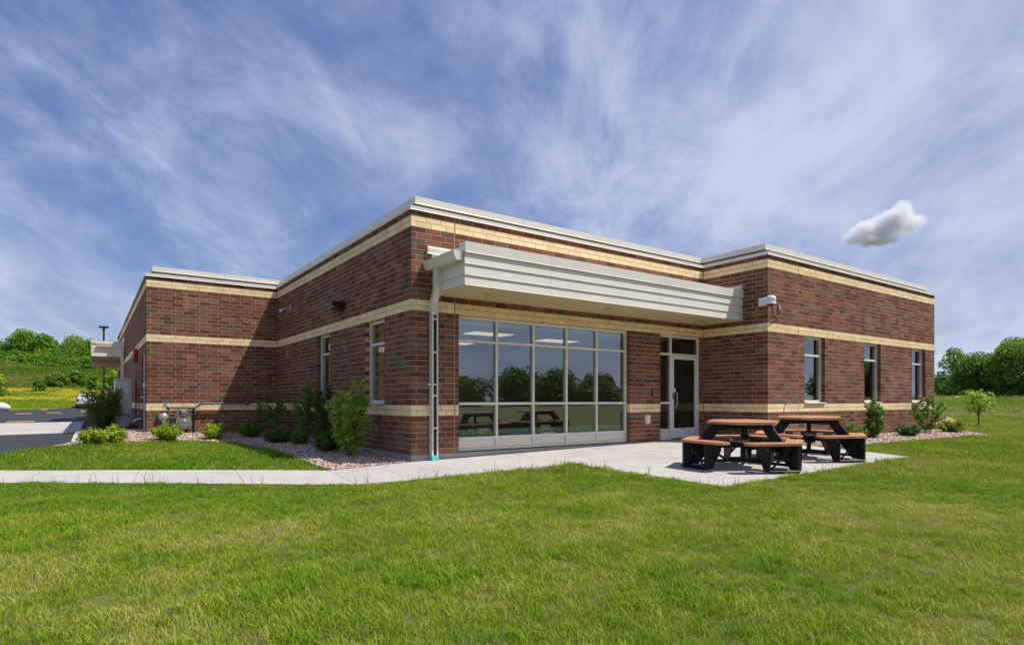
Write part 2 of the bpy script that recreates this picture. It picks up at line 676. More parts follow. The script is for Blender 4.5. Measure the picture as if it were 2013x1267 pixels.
M_TEAL = simple('teal_boot', lin(98, 196, 190), 0.5, 0.0, 0.06)
M_OLIVE = simple('olive_lining', lin(74, 74, 24), 0.6, 0.0, 0.15, 3.0)
M_WHITE = simple('white_plastic', lin(226, 228, 232), 0.4, 0.0, 0.04)
M_BLUEGREY = simple('blue_grey_pipe_paint', lin(92, 98, 112), 0.45, 0.1, 0.14, 12)
M_METER = simple('grey_meter_paint', lin(122, 126, 116), 0.45, 0.1, 0.12, 7)
M_CABINET = simple('grey_cabinet_paint', lin(222, 220, 212), 0.45, 0.0, 0.06, 2)
M_RED = simple('red_paint', lin(170, 18, 30), 0.35, 0.0, 0.08)
M_BLUE = simple('blue_sticker', lin(50, 80, 150), 0.4)
M_PINK = simple('pink_cap', lin(196, 120, 112), 0.5)
M_DARK = simple('dark_bronze', lin(52, 46, 40), 0.45, 0.3, 0.1)
M_BARK = simple('bark', lin(82, 68, 54), 0.9, 0, 0.3, 14, 0.6, 30, 0.2)
M_TWIG = simple('twig_bark', lin(110, 92, 66), 0.85, 0, 0.25, 20)
M_ROOF = simple('roof_membrane', lin(170, 168, 160), 0.9)
M_INWALL = simple('interior_paint', lin(176, 170, 150), 0.85, 0, 0.03)
M_INFLOOR = simple('interior_floor', lin(112, 104, 92), 0.6, 0, 0.06)
M_CEIL = simple('ceiling_tile', lin(214, 214, 204), 0.9, 0, 0.03)
M_SILLGREEN = simple('pale_green_sill', lin(226, 240, 224), 0.5, 0, 0.04)
M_CHAIRBLUE = simple('chair_shell', lin(110, 130, 160), 0.4, 0, 0.05)


def glass_mat(name, tint, refl):
    m, nt, out = new_mat(name)
    tr = nt.add('ShaderNodeBsdfTransparent')
    tr.inputs[0].default_value = (*tint, 1)
    gl = nt.add('ShaderNodeBsdfGlossy')
    gl.inputs[0].default_value = (0.86, 0.97, 1.0, 1)
    gl.inputs['Roughness'].default_value = 0.0
    pos = nt.add('ShaderNodeNewGeometry').outputs['Position']
    nb = nt.bump(nt.noise(pos, 0.9, 2, 0.5), 0.05, 0.02)
    nt.put(gl.inputs['Normal'], nb)
    fr = nt.add('ShaderNodeFresnel')
    fr.inputs[0].default_value = 1.5
    fac = nt.math('ADD', nt.math('MULTIPLY', fr.outputs[0], 1.3), refl, clamp=True)
    mx = nt.add('ShaderNodeMixShader')
    nt.put(mx.inputs[0], fac)
    nt.l.new(tr.outputs[0], mx.inputs[1])
    nt.l.new(gl.outputs[0], mx.inputs[2])
    nt.l.new(mx.outputs[0], out.inputs[0])
    return m


m_, nt_c, out_c = new_mat('clear_glass_body')
tr_c = nt_c.add('ShaderNodeBsdfTransparent')
nt_c.l.new(tr_c.outputs[0], out_c.inputs[0])
M_CLEAR = m_


def pane_box(W, s0, s1, t0, t1, z0, z1, mat, parent):
    """a sheet of glass; its outer face carries the reflection"""
    pb = MB()
    pb.box((s0, t0, z0), (s1, t1, z1), 0, W.M())
    pb.mi = [1, 1, 1, 1, 0, 1]
    return pb.build('pane', [mat, M_CLEAR], parent)


M_GLASS = glass_mat('tinted_glass', (0.66, 0.77, 0.70), 0.185)
M_GLASS_DOOR = glass_mat('door_glass', (0.42, 0.5, 0.44), 0.05)


def concrete_mat(name, base, var=0.10, speck=0.06, rough=0.85):
    m, nt, out = new_mat(name)
    pos = nt.add('ShaderNodeNewGeometry').outputs['Position']
    n1 = nt.noise(pos, 1.1, 6, 0.62)
    n2 = nt.noise(pos, 14.0, 5, 0.6)
    n3 = nt.noise(pos, 140.0, 2, 0.6)
    k = nt.math('ADD', nt.maprange(n1, 0.25, 0.75, 1 - var, 1 + var * 0.5, False),
                nt.math('ADD', nt.maprange(n2, 0.2, 0.8, -var * 0.4, var * 0.4, False), nt.maprange(n3, 0.2, 0.8, -speck, speck, False)))
    rnd = nt.add('ShaderNodeObjectInfo').outputs['Random']
    k = nt.math('MULTIPLY', k, nt.maprange(rnd, 0, 1, 0.965, 1.03, False))
    c = nt.vmath('SCALE', base, scale=k)
    broom = nt.noise(nt.vmath('MULTIPLY', pos, (140, 12, 1)), 1.0, 2, 0.5)
    principled(nt, out, c, rough, 0, 0.3, nt.bump(nt.math('ADD', nt.math('MULTIPLY', n3, 0.6), nt.math('MULTIPLY', broom, 0.4)), 0.25, 0.003))
    return m


M_CONC = concrete_mat('broom_concrete', (0.47, 0.44, 0.41), 0.20)
M_CONC_D = concrete_mat('footing_concrete', (0.40, 0.375, 0.335), 0.28, 0.12)
M_KERB = concrete_mat('kerb_concrete', (0.50, 0.48, 0.45))


def asphalt_mat():
    m, nt, out = new_mat('new_asphalt')
    pos = nt.add('ShaderNodeNewGeometry').outputs['Position']
    n1 = nt.noise(pos, 0.4, 5, 0.6)
    n3 = nt.noise(pos, 90.0, 3, 0.7)
    k = nt.math('ADD', nt.maprange(n1, 0.25, 0.75, 0.8, 1.15, False), nt.maprange(n3, 0.3, 0.8, -0.25, 0.35, False))
    c = nt.vmath('SCALE', (0.035, 0.036, 0.041), scale=k)
    principled(nt, out, c, 0.75, 0, 0.4, nt.bump(n3, 0.4, 0.006))
    return m


M_ASPHALT = asphalt_mat()
M_YELLOW = simple('yellow_road_paint', lin(214, 160, 50), 0.7, 0, 0.15, 8)
M_GROUND = ground_mat()
M_MULCH = simple('dark_mulch', lin(78, 62, 54), 0.95, 0, 0.35, 30, 0.8, 40, 0.1)
M_BED = simple('bed_soil', lin(120, 100, 90), 0.95, 0, 0.3, 25, 0.8, 50, 0.1)
M_DIRT = simple('bare_dirt', lin(178, 150, 124), 0.95, 0, 0.2, 4, 0.6, 25, 0.1)


def rock_mat():
    m, nt, out = new_mat('river_rock')
    rnd = nt.add('ShaderNodeObjectInfo').outputs['Random']
    pos = nt.add('ShaderNodeNewGeometry').outputs['Position']
    c = nt.ramp(rnd, [(0, lin(168, 140, 124)), (0.18, lin(190, 166, 150)), (0.36, lin(142, 118, 106)), (0.5, lin(206, 188, 174)), (0.62, lin(176, 148, 130)),
                      (0.74, lin(120, 106, 100)), (0.84, lin(220, 206, 194)), (0.93, lin(186, 138, 112))], 'CONSTANT')
    n = nt.noise(pos, 60, 4, 0.6)
    c = nt.vmath('SCALE', c, scale=nt.maprange(n, 0.2, 0.8, 0.82, 1.15, False))
    principled(nt, out, c, 0.75, 0, 0.35)
    return m


M_ROCK = rock_mat()

# ------------------------------------------------------------------ ground polygons
BED_L = [(0, -0.02), (0, 9.54), (-3.475, 9.54), (-3.9, 9.62), (-4.75, 9.4), (-5.02, 8.0), (-5.5, 6.1), (-4.85, 7.25), (-3.9, 7.75), (-3.1, 7.88),
         (-2.4, 7.7), (-1.95, 7.1), (-1.7, 6.2), (-1.6, 4.6), (-1.55, 3.4), (-1.6, 1.0), (-1.62, -0.42)]
BED_R = [(8.39, -1.83), (18.4, -1.83), (18.3, -2.5), (17.4, -3.1), (16.3, -3.9), (15.2, -3.72), (13.7, -3.55), (11.3, -3.42), (9.9, -3.45), (8.36, -3.1)]
MULCH = [(-3.475, 10.9), (-3.475, 22.2), (-4.95, 22.2), (-4.98, 12.2), (-4.9, 10.3), (-4.4, 10.3)]
ASPH_N = [(-30, 2.2), (-9, 3.4), (-7.2, 4.1), (-6.14, 4.95), (-5.55, 6.1), (-5.05, 8.0), (-4.99, 12.1), (-30, 12.1)]
SLAB_D = [(-30, 12.1), (-4.99, 12.1), (-4.97, 22.9), (-30, 22.9)]
ASPH_F = [(-30, 22.9), (-4.97, 22.9), (-4.9, 31.5), (6, 31.5), (6, 80), (-5.5, 77), (-9.2, 66), (-11.2, 57), (-30, 50)]
BUILD = [(0, 0), (8.39, 0), (8.39, -1.83), (18.15, -1.83), (18.15, 31), (-3.475, 31), (-3.475, 9.54), (0, 9.54)]
tdir = Vector((-0.816, 0.578))
WALK_F = Vector((-1.8, -2.05))
WALK_B = Vector((-1.62, -0.42))
WALK = [tuple(WALK_F), tuple(WALK_F + tdir * 16), tuple(WALK_B + tdir * 16), tuple(WALK_B)]
APRON = [(-1.8, -2.05), (2.1, -2.0), (2.1, 0), (0, 0), (-1.62, -0.42)]
PATIO = [(2.1, 0), (2.1, -5.02), (7.76, -5.09), (8.36, -2.9), (8.39, -1.83), (8.39, 0)]
HARD = [BED_L, BED_R, MULCH, ASPH_N, SLAB_D, ASPH_F, BUILD, WALK, APRON, PATIO]

# terrain sheet, finer near the camera
def axis_pts(c):
    t = np.linspace(-1, 1, 261)
    return c + np.sinh(t * 6.2) / np.sinh(6.2) * 2600


gx, gy = axis_pts(2.0), axis_pts(0.0)
GX, GY = np.meshgrid(gx, gy, indexing='ij')
GZ = G(GX, GY)
hard = np.zeros(GX.shape, bool)
for pl in HARD:
    hard |= inpoly(GX, GY, pl)
GZ = GZ - 0.012 - 0.03 * inpoly(GX, GY, BUILD) + 0.02 * (fbm(GX, GY, 0.9, 3) - 0.5) * (~hard) * (np.hypot(GX, GY) < 60)
nn = len(gx)
V = np.stack([GX.ravel(), GY.ravel(), GZ.ravel()], 1)
I = np.arange(nn * nn).reshape(nn, nn)
F = np.stack([I[:-1, :-1].ravel(), I[1:, :-1].ravel(), I[1:, 1:].ravel(), I[:-1, 1:].ravel()], 1)
ground = fast_mesh('ground', V, F, M_GROUND)
ground.data.polygons.foreach_set('use_smooth', [True] * len(ground.data.polygons))
tag(ground, kind='structure')

# pavement: each slab its own piece
walk = empty('sidewalk', (0, 0, 0))
tag(walk, kind='structure')
patio = empty('patio', (0, 0, 0))
tag(patio, kind='structure')


def inset(poly, d):
    n = len(poly)
    c = Vector((0, 0))
    area = sum(poly[i][0] * poly[(i + 1) % n][1] - poly[(i + 1) % n][0] * poly[i][1] for i in range(n))
    s = 1 if area > 0 else -1
    out = []
    for i in range(n):
        p0, p1, p2 = Vector(poly[i - 1]), Vector(poly[i]), Vector(poly[(i + 1) % n])
        e1, e2 = (p1 - p0).normalized(), (p2 - p1).normalized()
        n1, n2 = Vector((-e1.y, e1.x)) * s, Vector((-e2.y, e2.x)) * s
        b = (n1 + n2)
        b = b / max(0.3, b.dot(n1)) if b.length > 1e-6 else n1
        out.append(tuple(p1 + b * d))
    return out


for k in range(10):
    a0, a1 = 1.52 * k, 1.52 * (k + 1)
    drape('slab', inset([tuple(WALK_F + tdir * a0), tuple(WALK_F + tdir * a1), tuple(WALK_B + tdir * a1), tuple(WALK_B + tdir * a0)], 0.004), 0.5, 0.014, M_CONC, 0.12, walk)
drape('slab', inset([(-1.8, -2.05), (0.1, -2.02), (0.1, 0), (0, 0), (-1.62, -0.42)], 0.004), 0.5, 0.014, M_CONC, 0.12, walk)
drape('slab', inset([(0.1, -2.02), (2.1, -2.0), (2.1, 0), (0.1, 0)], 0.004), 0.5, 0.014, M_CONC, 0.12, walk)
for xa, xb in ((2.1, 4.2), (4.2, 6.3)):
    for ya, yb in ((-2.0, 0), (-5.05, -2.0)):
        drape('slab', inset([(xa, ya), (xb, ya), (xb, yb), (xa, yb)], 0.004), 0.5, 0.014, M_CONC, 0.12, patio)
drape('slab', inset([(6.3, -2.0), (8.39, -2.0), (8.39, 0), (6.3, 0)], 0.004), 0.5, 0.014, M_CONC, 0.12, patio)
drape('slab', inset([(6.3, -5.05), (7.76, -5.09), (8.36, -2.9), (8.385, -2.0), (6.3, -2.0)], 0.004), 0.5, 0.014, M_CONC, 0.12, patio)
drape('slab_bedding', inset([(-1.7, -1.9), (2.2, -1.9), (2.2, -4.9), (7.7, -4.9), (8.3, -2.9), (8.3, -0.05), (0, -0.05)], 0.0), 0.6, 0.004, M_CONC_D, 0, patio)

tag(drape('parking_lot', ASPH_N, 2.0, 0.012, M_ASPHALT, 0.1), kind='structure')
tag(drape('parking_lot', ASPH_F, 3.0, 0.012, M_ASPHALT, 0.1), kind='structure')
tag(drape('driveway_apron', SLAB_D, 2.0, 0.020, M_CONC, 0.1), kind='structure')
tag(drape('planting_bed', BED_L, 0.4, 0.006, M_BED, 0.05), kind='structure')
tag(drape('planting_bed', BED_R, 0.4, 0.006, M_BED, 0.05), kind='structure')
tag(drape('mulch_bed', MULCH, 0.7, 0.010, M_MULCH, 0.05), kind='structure')
tag(drape('door_stoop', [(-3.475, 9.75), (-3.475, 10.9), (-4.5, 10.9), (-4.5, 9.75)], 0.4, 0.06, M_KERB, 0.16), kind='structure')
tag(drape('kerb', [(-5.12, 7.6), (-4.92, 7.6), (-4.86, 12.1), (-5.06, 12.1)], 0.5, 0.06, M_KERB, 0.16), kind='structure')
for (mx, my, sx_, sy_) in ((-8.6, 44.3, .45, .9), (-7.0, 47.2, .45, .9), (-8.5, 66, .22, 2.0), (-7.3, 24.6, .5, .45), (-5.2, 53.3, .2, 2.4), (-6.2, 72, .2, 1.6)):
    tag(drape('yellow_marking', [(mx - sx_, my - sy_), (mx + sx_, my - sy_), (mx + sx_, my + sy_), (mx - sx_, my + sy_)], 1.5, 0.018, M_YELLOW, 0), kind='structure')
tag(drape('dirt_path', [(19.6, -1.2), (21.5, -1.5), (24, -0.6), (27, 0.4), (30, 1.6), (34, 4.5), (31, 5.2), (27, 3.2), (23, 1.4), (20, 0.2)], 1.0, 0.03, M_DIRT, 0), kind='structure')

# ------------------------------------------------------------------ building
H, MJ, BD = 0.1016, 0.0095, 0.0921
ZB = 0.131
CREAM = {7, 8, 26, 27, 41, 42}
NC = 44
LF, LG, LH, LE, LI, LJ = 8.39, 1.83, 9.757, 9.54, 3.475, 21.13
bld = empty('brick_building', (0, 0, 0))
tag(bld, 'single-storey red-brown brick building with cream brick bands and pale metal coping', 'building')


class Wall:
    def __init__(self, name, o, d, nrm, length, par, corner0, corner1, openings, joints=()):
        self.name, self.o, self.d, self.n = name, Vector(o), Vector(d), Vector(nrm)
        self.len, self.par, self.c0, self.c1 = length, par, corner0, corner1
        self.op, self.joints = openings, joints

    def M(self):
        """local s (along), t (outward), z  ->  world"""
        return Matrix(((self.d.x, self.n.x, 0, self.o.x), (self.d.y, self.n.y, 0, self.o.y), (0, 0, 1, 0), (0, 0, 0, 1)))

    def p(self, s, t, z):
        return Vector((self.o.x + self.d.x * s + self.n.x * t, self.o.y + self.d.y * s + self.n.y * t, z))


ZH = ZB + 26 * H            # window heads
ZS = ZB + 9 * H             # window sills
WF = Wall('front', (0, 0), (1, 0), (0, -1), LF, 0, 'out', 'in', [(0.991, 5.645, ZB - .2, ZH), (6.716, 8.30, ZB - .2, ZH)], (0.904,))
WE = Wall('side', (0, 0), (0, 1), (-1, 0), LE, 1, 'out', 'in', [(1.207, 2.223, ZS, ZH), (4.49, 5.506, ZS, ZH)], (1.10, 6.6))
WI = Wall('wing_end', (-LI, LE), (1, 0), (0, -1), LI, 0, 'out', 'in', [])
WG = Wall('return', (LF, -LG), (0, 1), (-1, 0), LG, 1, 'out', 'in', [])
WH = Wall('long', (LF, -LG), (1, 0), (0, -1), LH, 0, 'out', 'out', [(10.03 - LF, 11.046 - LF, ZS, ZH), (13.235 - LF, 14.25 - LF, ZS, ZH), (16.41 - LF, 17.425 - LF, ZS, ZH)], (1.36, 7.73))
WJ = Wall('wing_side', (-LI, LE), (0, 1), (-1, 0), LJ, 1, 'out', 'out', [(0.75, 1.75, ZB - .2, ZB + 23 * H)])
WALLS = [WF, WE, WI, WG, WH, WJ]

f_px = 1170.6


def proj_area(c, d, n, L):
    v = c - Vector(CAM)
    dep = v.x * math.sin(YAW) + v.y * math.cos(YAW)
    if dep < 0.5: return 0
    cosv = max(0.0, -(v.normalized().dot(Vector((n.x, n.y, 0)))))
    return L * (H - MJ) * cosv / (dep * dep)


bricks = []   # (area, wall, course, s0, s1, cream)
for W in WALLS:
    for k in range(NC):
        z0 = ZB + k * H
        z1 = z0 + H - MJ
        odd = (k + W.par) % 2
        ed = []
        s = 0.0 if not odd else 0.1016
        if odd:
            ed.append((0.0, 0.1016, 'hdr'))
        while s < W.len - 0.002:
            e = min(s + 0.3048, W.len)
            ed.append((s, e, ''))
            s = e
        segs = []
        for a, b, t in ed:
            parts = [(a, b)]
            for (o0, o1, oz0, oz1) in W.op:
                if z1 > oz0 + 0.02 and z0 < oz1 - 0.02:
                    nw = []
                    for (x, y) in parts:
                        if y <= o0 or x >= o1:
                            nw.append((x, y))
                        else:
                            if x < o0: nw.append((x, o0 + MJ))
                            if y > o1: nw.append((o1, y))
                    parts = nw
            for j in W.joints:
                nw = []
                for (x, y) in parts:
                    if x < j < y:
                        nw += [(x, j - 0.002), (j + 0.012, y)]
                    else:
                        nw.append((x, y))
                parts = nw
            for (x, y) in parts:
                y2 = y - MJ
                if b >= W.len - 0.003 and y >= W.len - 0.003:
                    y2 = W.len - (0.012 if W.c1 == 'in' else 0.0)
                if y2 - x < 0.006: continue
                if t == 'hdr' and W.c0 == 'out': continue      # the other wall's brick end shows here
                segs.append((x, y2))
        mg = []
        for (x, y) in segs:
            if mg and x - mg[-1][1] < MJ + 0.002 and (y - x < 0.06 or mg[-1][1] - mg[-1][0] < 0.04):
                mg[-1] = (mg[-1][0], y)
            else:
                mg.append((x, y))
        segs = mg
        for (x, y) in segs:
            c = W.p((x + y) / 2, 0, z0 + H / 2)
            bricks.append((proj_area(c, W.d, W.n, y - x), W, k, x, y, k in CREAM))

bricks.sort(key=lambda b: -b[0])
unit = MB()
unit.box((0, 0, 0), (1, 1, 1))
uo = unit.build('brick', M_BRICK_O, bld)
unit2 = MB()
unit2.box((0, 0, 0), (1, 1, 1))
uc = unit2.build('cream_brick', M_CREAM_O, bld)
first = {False: uo, True: uc}
used = {False: 0, True: 0}
rest = {False: MB(), True: MB()}
rb = random.Random(11)
for (ar, W, k, x, y, cr) in bricks:
    proud = rb.uniform(-0.0012, 0.0012)
    z0 = ZB + k * H + rb.uniform(-0.0006, 0.0006)
    if used[cr] < 300:
        o = first[cr]
        if used[cr] > 0:
            o = o.copy()
            COL.objects.link(o)
        used[cr] += 1
        o.parent = bld
        ang = math.atan2(W.d.y, W.d.x)
        # local x along the wall, local y outward or inward depending on handedness
        left = Vector((-W.d.y, W.d.x))
        if left.dot(W.n) > 0:
            base = W.p(x, proud - BD, z0)
        else:
            base = W.p(x, proud, z0)
        o.location = base
        o.rotation_euler = (0, 0, ang)
        o.scale = (y - x, BD, H - MJ)
    else:
        rest[cr].box((x, proud - BD, z0), (y, proud, z0 + H - MJ), rb.random(), W.M())
rest[False].build('brick_courses', M_BRICK_A, bld, tone=True)['kind'] = 'stuff'
rest[True].build('cream_brick_courses', M_CREAM_A, bld, tone=True)['kind'] = 'stuff'


def panel(W, mb, t0, t1, z0, z1, s0=0.0, s1=None, grow=0.006):
    """wall slab with its openings left out, as boxes"""
    s1 = W.len if s1 is None else s1
    cuts = sorted({s0, s1, *[c for o in W.op for c in (o[0] - 0.003, o[1] + 0.003) if s0 < c < s1]})
    for a, b in zip(cuts[:-1], cuts[1:]):
        m = (a + b) / 2
        hole = [o for o in W.op if o[0] - .003 < m < o[1] + .003]
        if not hole:
            mb.box((a, t0, z0), (b, t1, z1), 0, W.M())
        else:
            o = hole[0]
            if o[2] > z0: mb.box((a, t0, z0), (b, t1, min(z1, o[2] - 0.004)), 0, W.M())
            if o[3] < z1: mb.box((a, t0, max(z0, o[3] + 0.004)), (b, t1, z1), 0, W.M())


REC = 0.0018   # mortar sits back from the brick face
for W in WALLS:
    lo = 0.0
    s0 = 0.0045
    for (za, zb, mat, nm) in ((ZB - 0.004, ZB + 7 * H - MJ, M_MORTAR, 'mortar'), (ZB + 7 * H - MJ, ZB + 9 * H - 0.001, M_MORTAR_C, 'mortar'),
                              (ZB + 9 * H - 0.001, ZB + 26 * H - MJ, M_MORTAR, 'mortar'), (ZB + 26 * H - MJ, ZB + 28 * H - 0.001, M_MORTAR_C, 'mortar'),
                              (ZB + 28 * H - 0.001, ZB + 41 * H - MJ, M_MORTAR, 'mortar'), (ZB + 41 * H - MJ, ZB + 43 * H - 0.001, M_MORTAR_C, 'mortar'),
                              (ZB + 43 * H - 0.001, 4.592, M_MORTAR, 'mortar')):
        mb = MB()
        panel(W, mb, -0.20, -REC, za, zb, s0, W.len - (0.001 if W.c1 == 'in' else 0.0045))
        mb.build(nm, mat, bld)
    # footing
    mb = MB()
    M = W.M()
    s = 0.0
    if W is WF:
        mb.box((-0.0025, -0.2, -0.3), (6.716, 0.004, ZB - 0.005), 0, M)
        mb.box((8.30, -0.2, -0.3), (LF - 0.006, 0.004, ZB - 0.005), 0, M)
        mb.box((6.716, -0.2, -0.3), (8.30, -0.02, ZB + 0.008), 0, M)
    elif W is WE:
        mb.box((0.2, -0.2, -0.3), (W.len, 0.004, ZB - 0.005), 0, M)
    else:
        mb.box((-0.004, -0.2, -0.3), (W.len, 0.004, ZB - 0.005), 0, M)
    mb.build('footing', M_CONC_D, bld)
    for j in W.joints:
        mb = MB()
        zt = 4.60
        z_low = ZB
        mb.box((j - .001, -0.03, z_low), (j + 0.0105, -0.0008, zt), 0, M)
        if not any(o[0] < j < o[1] for o in W.op):
            mb.build('control_joint', M_SEALANT, bld)
# sealant in the two inner corners
mb = MB(); mb.box((LF - 0.012, -0.012, 0.1), (LF - 0.0015, 0.02, 4.6)); mb.build('control_joint', M_SEALANT, bld)
mb = MB(); mb.box((-0.012, LE - 0.012, 0.05), (-0.0015, LE + 0.02, 4.6)); mb.build('control_joint', M_SEALANT, bld)

# --- plan outline of the coping, walked counter-clockwise from the far left to the far right
OUT = [(-LI, LE + LJ), (-LI, LE), (0, LE), (0, 0), (LF, 0), (LF, -LG), (LF + LH, -LG), (LF + LH, 31)]


def offset_path(path, d):
    """offset to the outside (the walk keeps the building on its left)"""
    res = []
    n = len(path)
    for i, p in enumerate(path):
        p = Vector(p)
        es = []
        if i > 0: es.append((p - Vector(path[i - 1])).normalized())
        if i < n - 1: es.append((Vector(path[i + 1]) - p).normalized())
        ns = [Vector((e.y, -e.x)) for e in es]
        if len(ns) == 1:
            res.append(p + ns[0] * d)
        else:
            b = ns[0] + ns[1]
            res.append(p + b / b.dot(ns[0]) * d)
    return res


def coping_run(i, prof, name, mat, seams):
    """one straight run with mitred ends, split at its seams; prof = [(offset, z)] closed outline"""
    a = {}
    for d, z in prof:
        a[d] = offset_path(OUT, d)
    cuts = [0.0, *seams, 1.0]
    for q, (t0, t1) in enumerate(zip(cuts[:-1], cuts[1:])):
        mb = MB()
        L = (Vector(OUT[i + 1]) - Vector(OUT[i])).length
        gp = 0.003 / L
        vs = []
        for tt in (t0 + (gp if q > 0 else 0), t1 - (gp if q < len(cuts) - 2 else 0)):
            for d, z in prof:
                pa, pb = a[d][i], a[d][i + 1]
                if tt <= 0: p = pa
                elif tt >= 1: p = pb
                else:
                    b0, b1 = Vector(OUT[i]), Vector(OUT[i + 1])
                    e = (b1 - b0).normalized()
                    p = b0.lerp(b1, tt) + Vector((e.y, -e.x)) * d
                vs.append((p.x, p.y, z))
        n = len(prof)
        fs = [tuple(range(n)), tuple(range(2 * n - 1, n - 1, -1))] + [(k, (k + 1) % n, n + (k + 1) % n, n + k) for k in range(n)]
        mb.add(vs, fs)
        mb.build(name, mat, bld)


LOWP = [(-0.20, 4.60), (0.034, 4.588), (0.040, 4.583), (0.030, 4.598), (0.030, 4.655), (-0.02, 4.672), (-0.20, 4.69)]
RISE = [(-0.30, 4.66), (-0.178, 4.665), (-0.178, 4.80), (-0.30, 4.80)]
UPP = [(-0.42, 4.80), (-0.165, 4.80), (-0.165, 4.775), (-0.146, 4.768), (-0.155, 4.785), (-0.155, 4.905), (-0.42, 4.915)]
seam = {0: (.14, .29, .43, .57, .71, .86), 1: (0.55,), 2: (.33, .66), 3: (.285, .655), 4: (), 5: (.25, .5, .75), 6: (.2, .4, .6, .8)}
for i in range(7):
    coping_run(i, LOWP, 'coping', M_METAL_W, seam[i])
    coping_run(i, RISE, 'coping_riser', M_METAL_D, ())  # same metal as the coping, darkened to carry the shade under the cap
    coping_run(i, UPP, 'coping_cap', M_METAL_W, [min(.95, s + .03) for s in seam[i]])
# roof and the two unseen outer walls
mb = MB()
mb.prism([(p.x, p.y) for p in offset_path(OUT, -0.25)], 4.62, 4.68)
mb.build('roof', M_ROOF, bld)
mb = MB()
mb.box((LF + LH - 0.2, -LG + 0.25, 0), (LF + LH - 0.0046, 31, 4.6))
mb.box((-LI + 0.01, 30.47, 0), (LF + LH - 0.25, 30.67, 4.6))
mb.build('rear_wall', M_MORTAR, bld)


# --- windows and door
def bar(mb, W, s0, s1, t0, t1, z0, z1, r=0.004):
    mb.bbox((s0, t0, z0), (s1, t1, z1), r, W.M())


def window(W, s0, s1, z0, z1, mull, rails, t=-0.10, fw=0.052, depth=0.11, name='window', panels=(), sill=None, tightL=0.006):
    """frame bars in one mesh; each pane a sub-part.  mull: inner mullion centres; rails: inner rail centres"""
    mb = MB()
    a, b = s0 + tightL, s1 - 0.006
    c, d = z0, z1 - 0.006
    for (p, q, r_, s_) in ((a, a + fw, c, d), (b - fw, b, c, d)):
        bar(mb, W, p, q, t - depth, t, r_, s_)
    for (r_, s_) in ((c, c + fw), (d - fw * 1.15, d)):
        bar(mb, W, a + fw, b - fw, t - depth, t - 0.001, r_, s_)
    xs = [a + fw / 2, *mull, b - fw / 2]
    for m_ in mull:
        bar(mb, W, m_ - fw / 2, m_ + fw / 2, t - depth, t, c + fw, d - fw * 1.15)
    zs = [c + fw / 2, *rails, d - fw / 2]
    for r_ in rails:
        for x0, x1 in zip(xs[:-1], xs[1:]):
            bar(mb, W, x0 + fw / 2, x1 - fw / 2, t - depth, t - 0.002, r_ - fw / 2, r_ + fw / 2)
    fr = mb.build(name, M_FRAME, bld)
    for x0, x1 in zip(xs[:-1], xs[1:]):
        for i, (r0, r1) in enumerate(zip(zs[:-1], zs[1:])):
            pb = MB()
            if i in panels:
                pb.bbox((x0 + fw / 2 + .001, t - 0.08, r0 + fw / 2 + .001), (x1 - fw / 2 - .001, t - 0.028, r1 - fw / 2 - .001), 0.004, W.M())
                pb.build('spandrel_panel', M_FRAME, fr)
            else:
                pane_box(W, x0 + fw / 2 - .004, x1 - fw / 2 + .004, t - 0.058, t - 0.052, r0 + fw / 2 - .004, r1 - fw / 2 + .004, M_GLASS, fr)
    if sill:
        sb = MB()
        sb.prism([(0.0, 0.0), (0.045, -0.012), (0.045, -0.03), (-0.12, -0.03), (-0.12, 0.0)], s0 + 0.004, s1 - 0.004,
                 W.M() @ Matrix.Translation((0, 0, z0)) @ Matrix(((0, 0, 1, 0), (1, 0, 0, 0), (0, 1, 0, 0), (0, 0, 0, 1))))
        sb.build('sill', M_METAL_W, fr)
    return fr


T_RAIL = 2.285
window(WF, 0.991, 5.645, 0.142, ZH, [1.937, 2.87, 3.783, 4.685], [0.387, 1.063, T_RAIL], panels=(0,))
for W in (WE, WH):
    for (s0, s1, z0, z1) in W.op:
        window(W, s0, s1, ZS + 0.03, ZH, [], [T_RAIL], sill=True)
# entrance: sidelight and transom frame
fr = None
mb = MB()
s0, s1, dm = 6.722, 8.294, 7.187
t = -0.06
fw = 0.052
for (p, q) in ((s0, s0 + .03), (dm - .03, dm + .03), (s1 - fw, s1)):
    bar(mb, WF, p, q, t - .11, t, 0.142, ZH - .006)
for (p, q, r0, r1) in ((s0 + .03, dm - .03, ZH - .066, ZH - .006), (dm + .03, s1 - fw, ZH - .066, ZH - .006), (s0 + .03, dm - .03, T_RAIL - .026, T_RAIL + .026),
                       (dm + .03, s1 - fw, T_RAIL - .03, T_RAIL + .026), (s0 + .03, dm - .03, 1.037, 1.089), (s0 + .03, dm - .03, .361, .413), (s0 + .03, dm - .03, .142, .194)):
    bar(mb, WF, p, q, t - .11, t - .002, r0, r1)
fr = mb.build('door_frame', M_FRAME, bld)
for (p, q, r0, r1) in ((s0 + .03, dm - .03, T_RAIL + .026, ZH - .066), (s0 + .03, dm - .03, 1.089, T_RAIL - .026), (s0 + .03, dm - .03, .413, 1.037), (dm + .03, s1 - fw, T_RAIL + .026, ZH - .066)):
    pane_box(WF, p - .004, q + .004, t - .058, t - .052, r0 - .004, r1 + .004, M_GLASS_DOOR, fr)
pb = MB(); pb.bbox((s0 + .031, t - .08, .195), (dm - .031, t - .028, .36), .004, WF.M()); pb.build('spandrel_panel', M_FRAME, fr)
pb = MB(); pb.box((dm, t - .10, .139), (s1 - .02, t + .02, .150), 0, WF.M()); pb.build('threshold', M_DARK, fr)
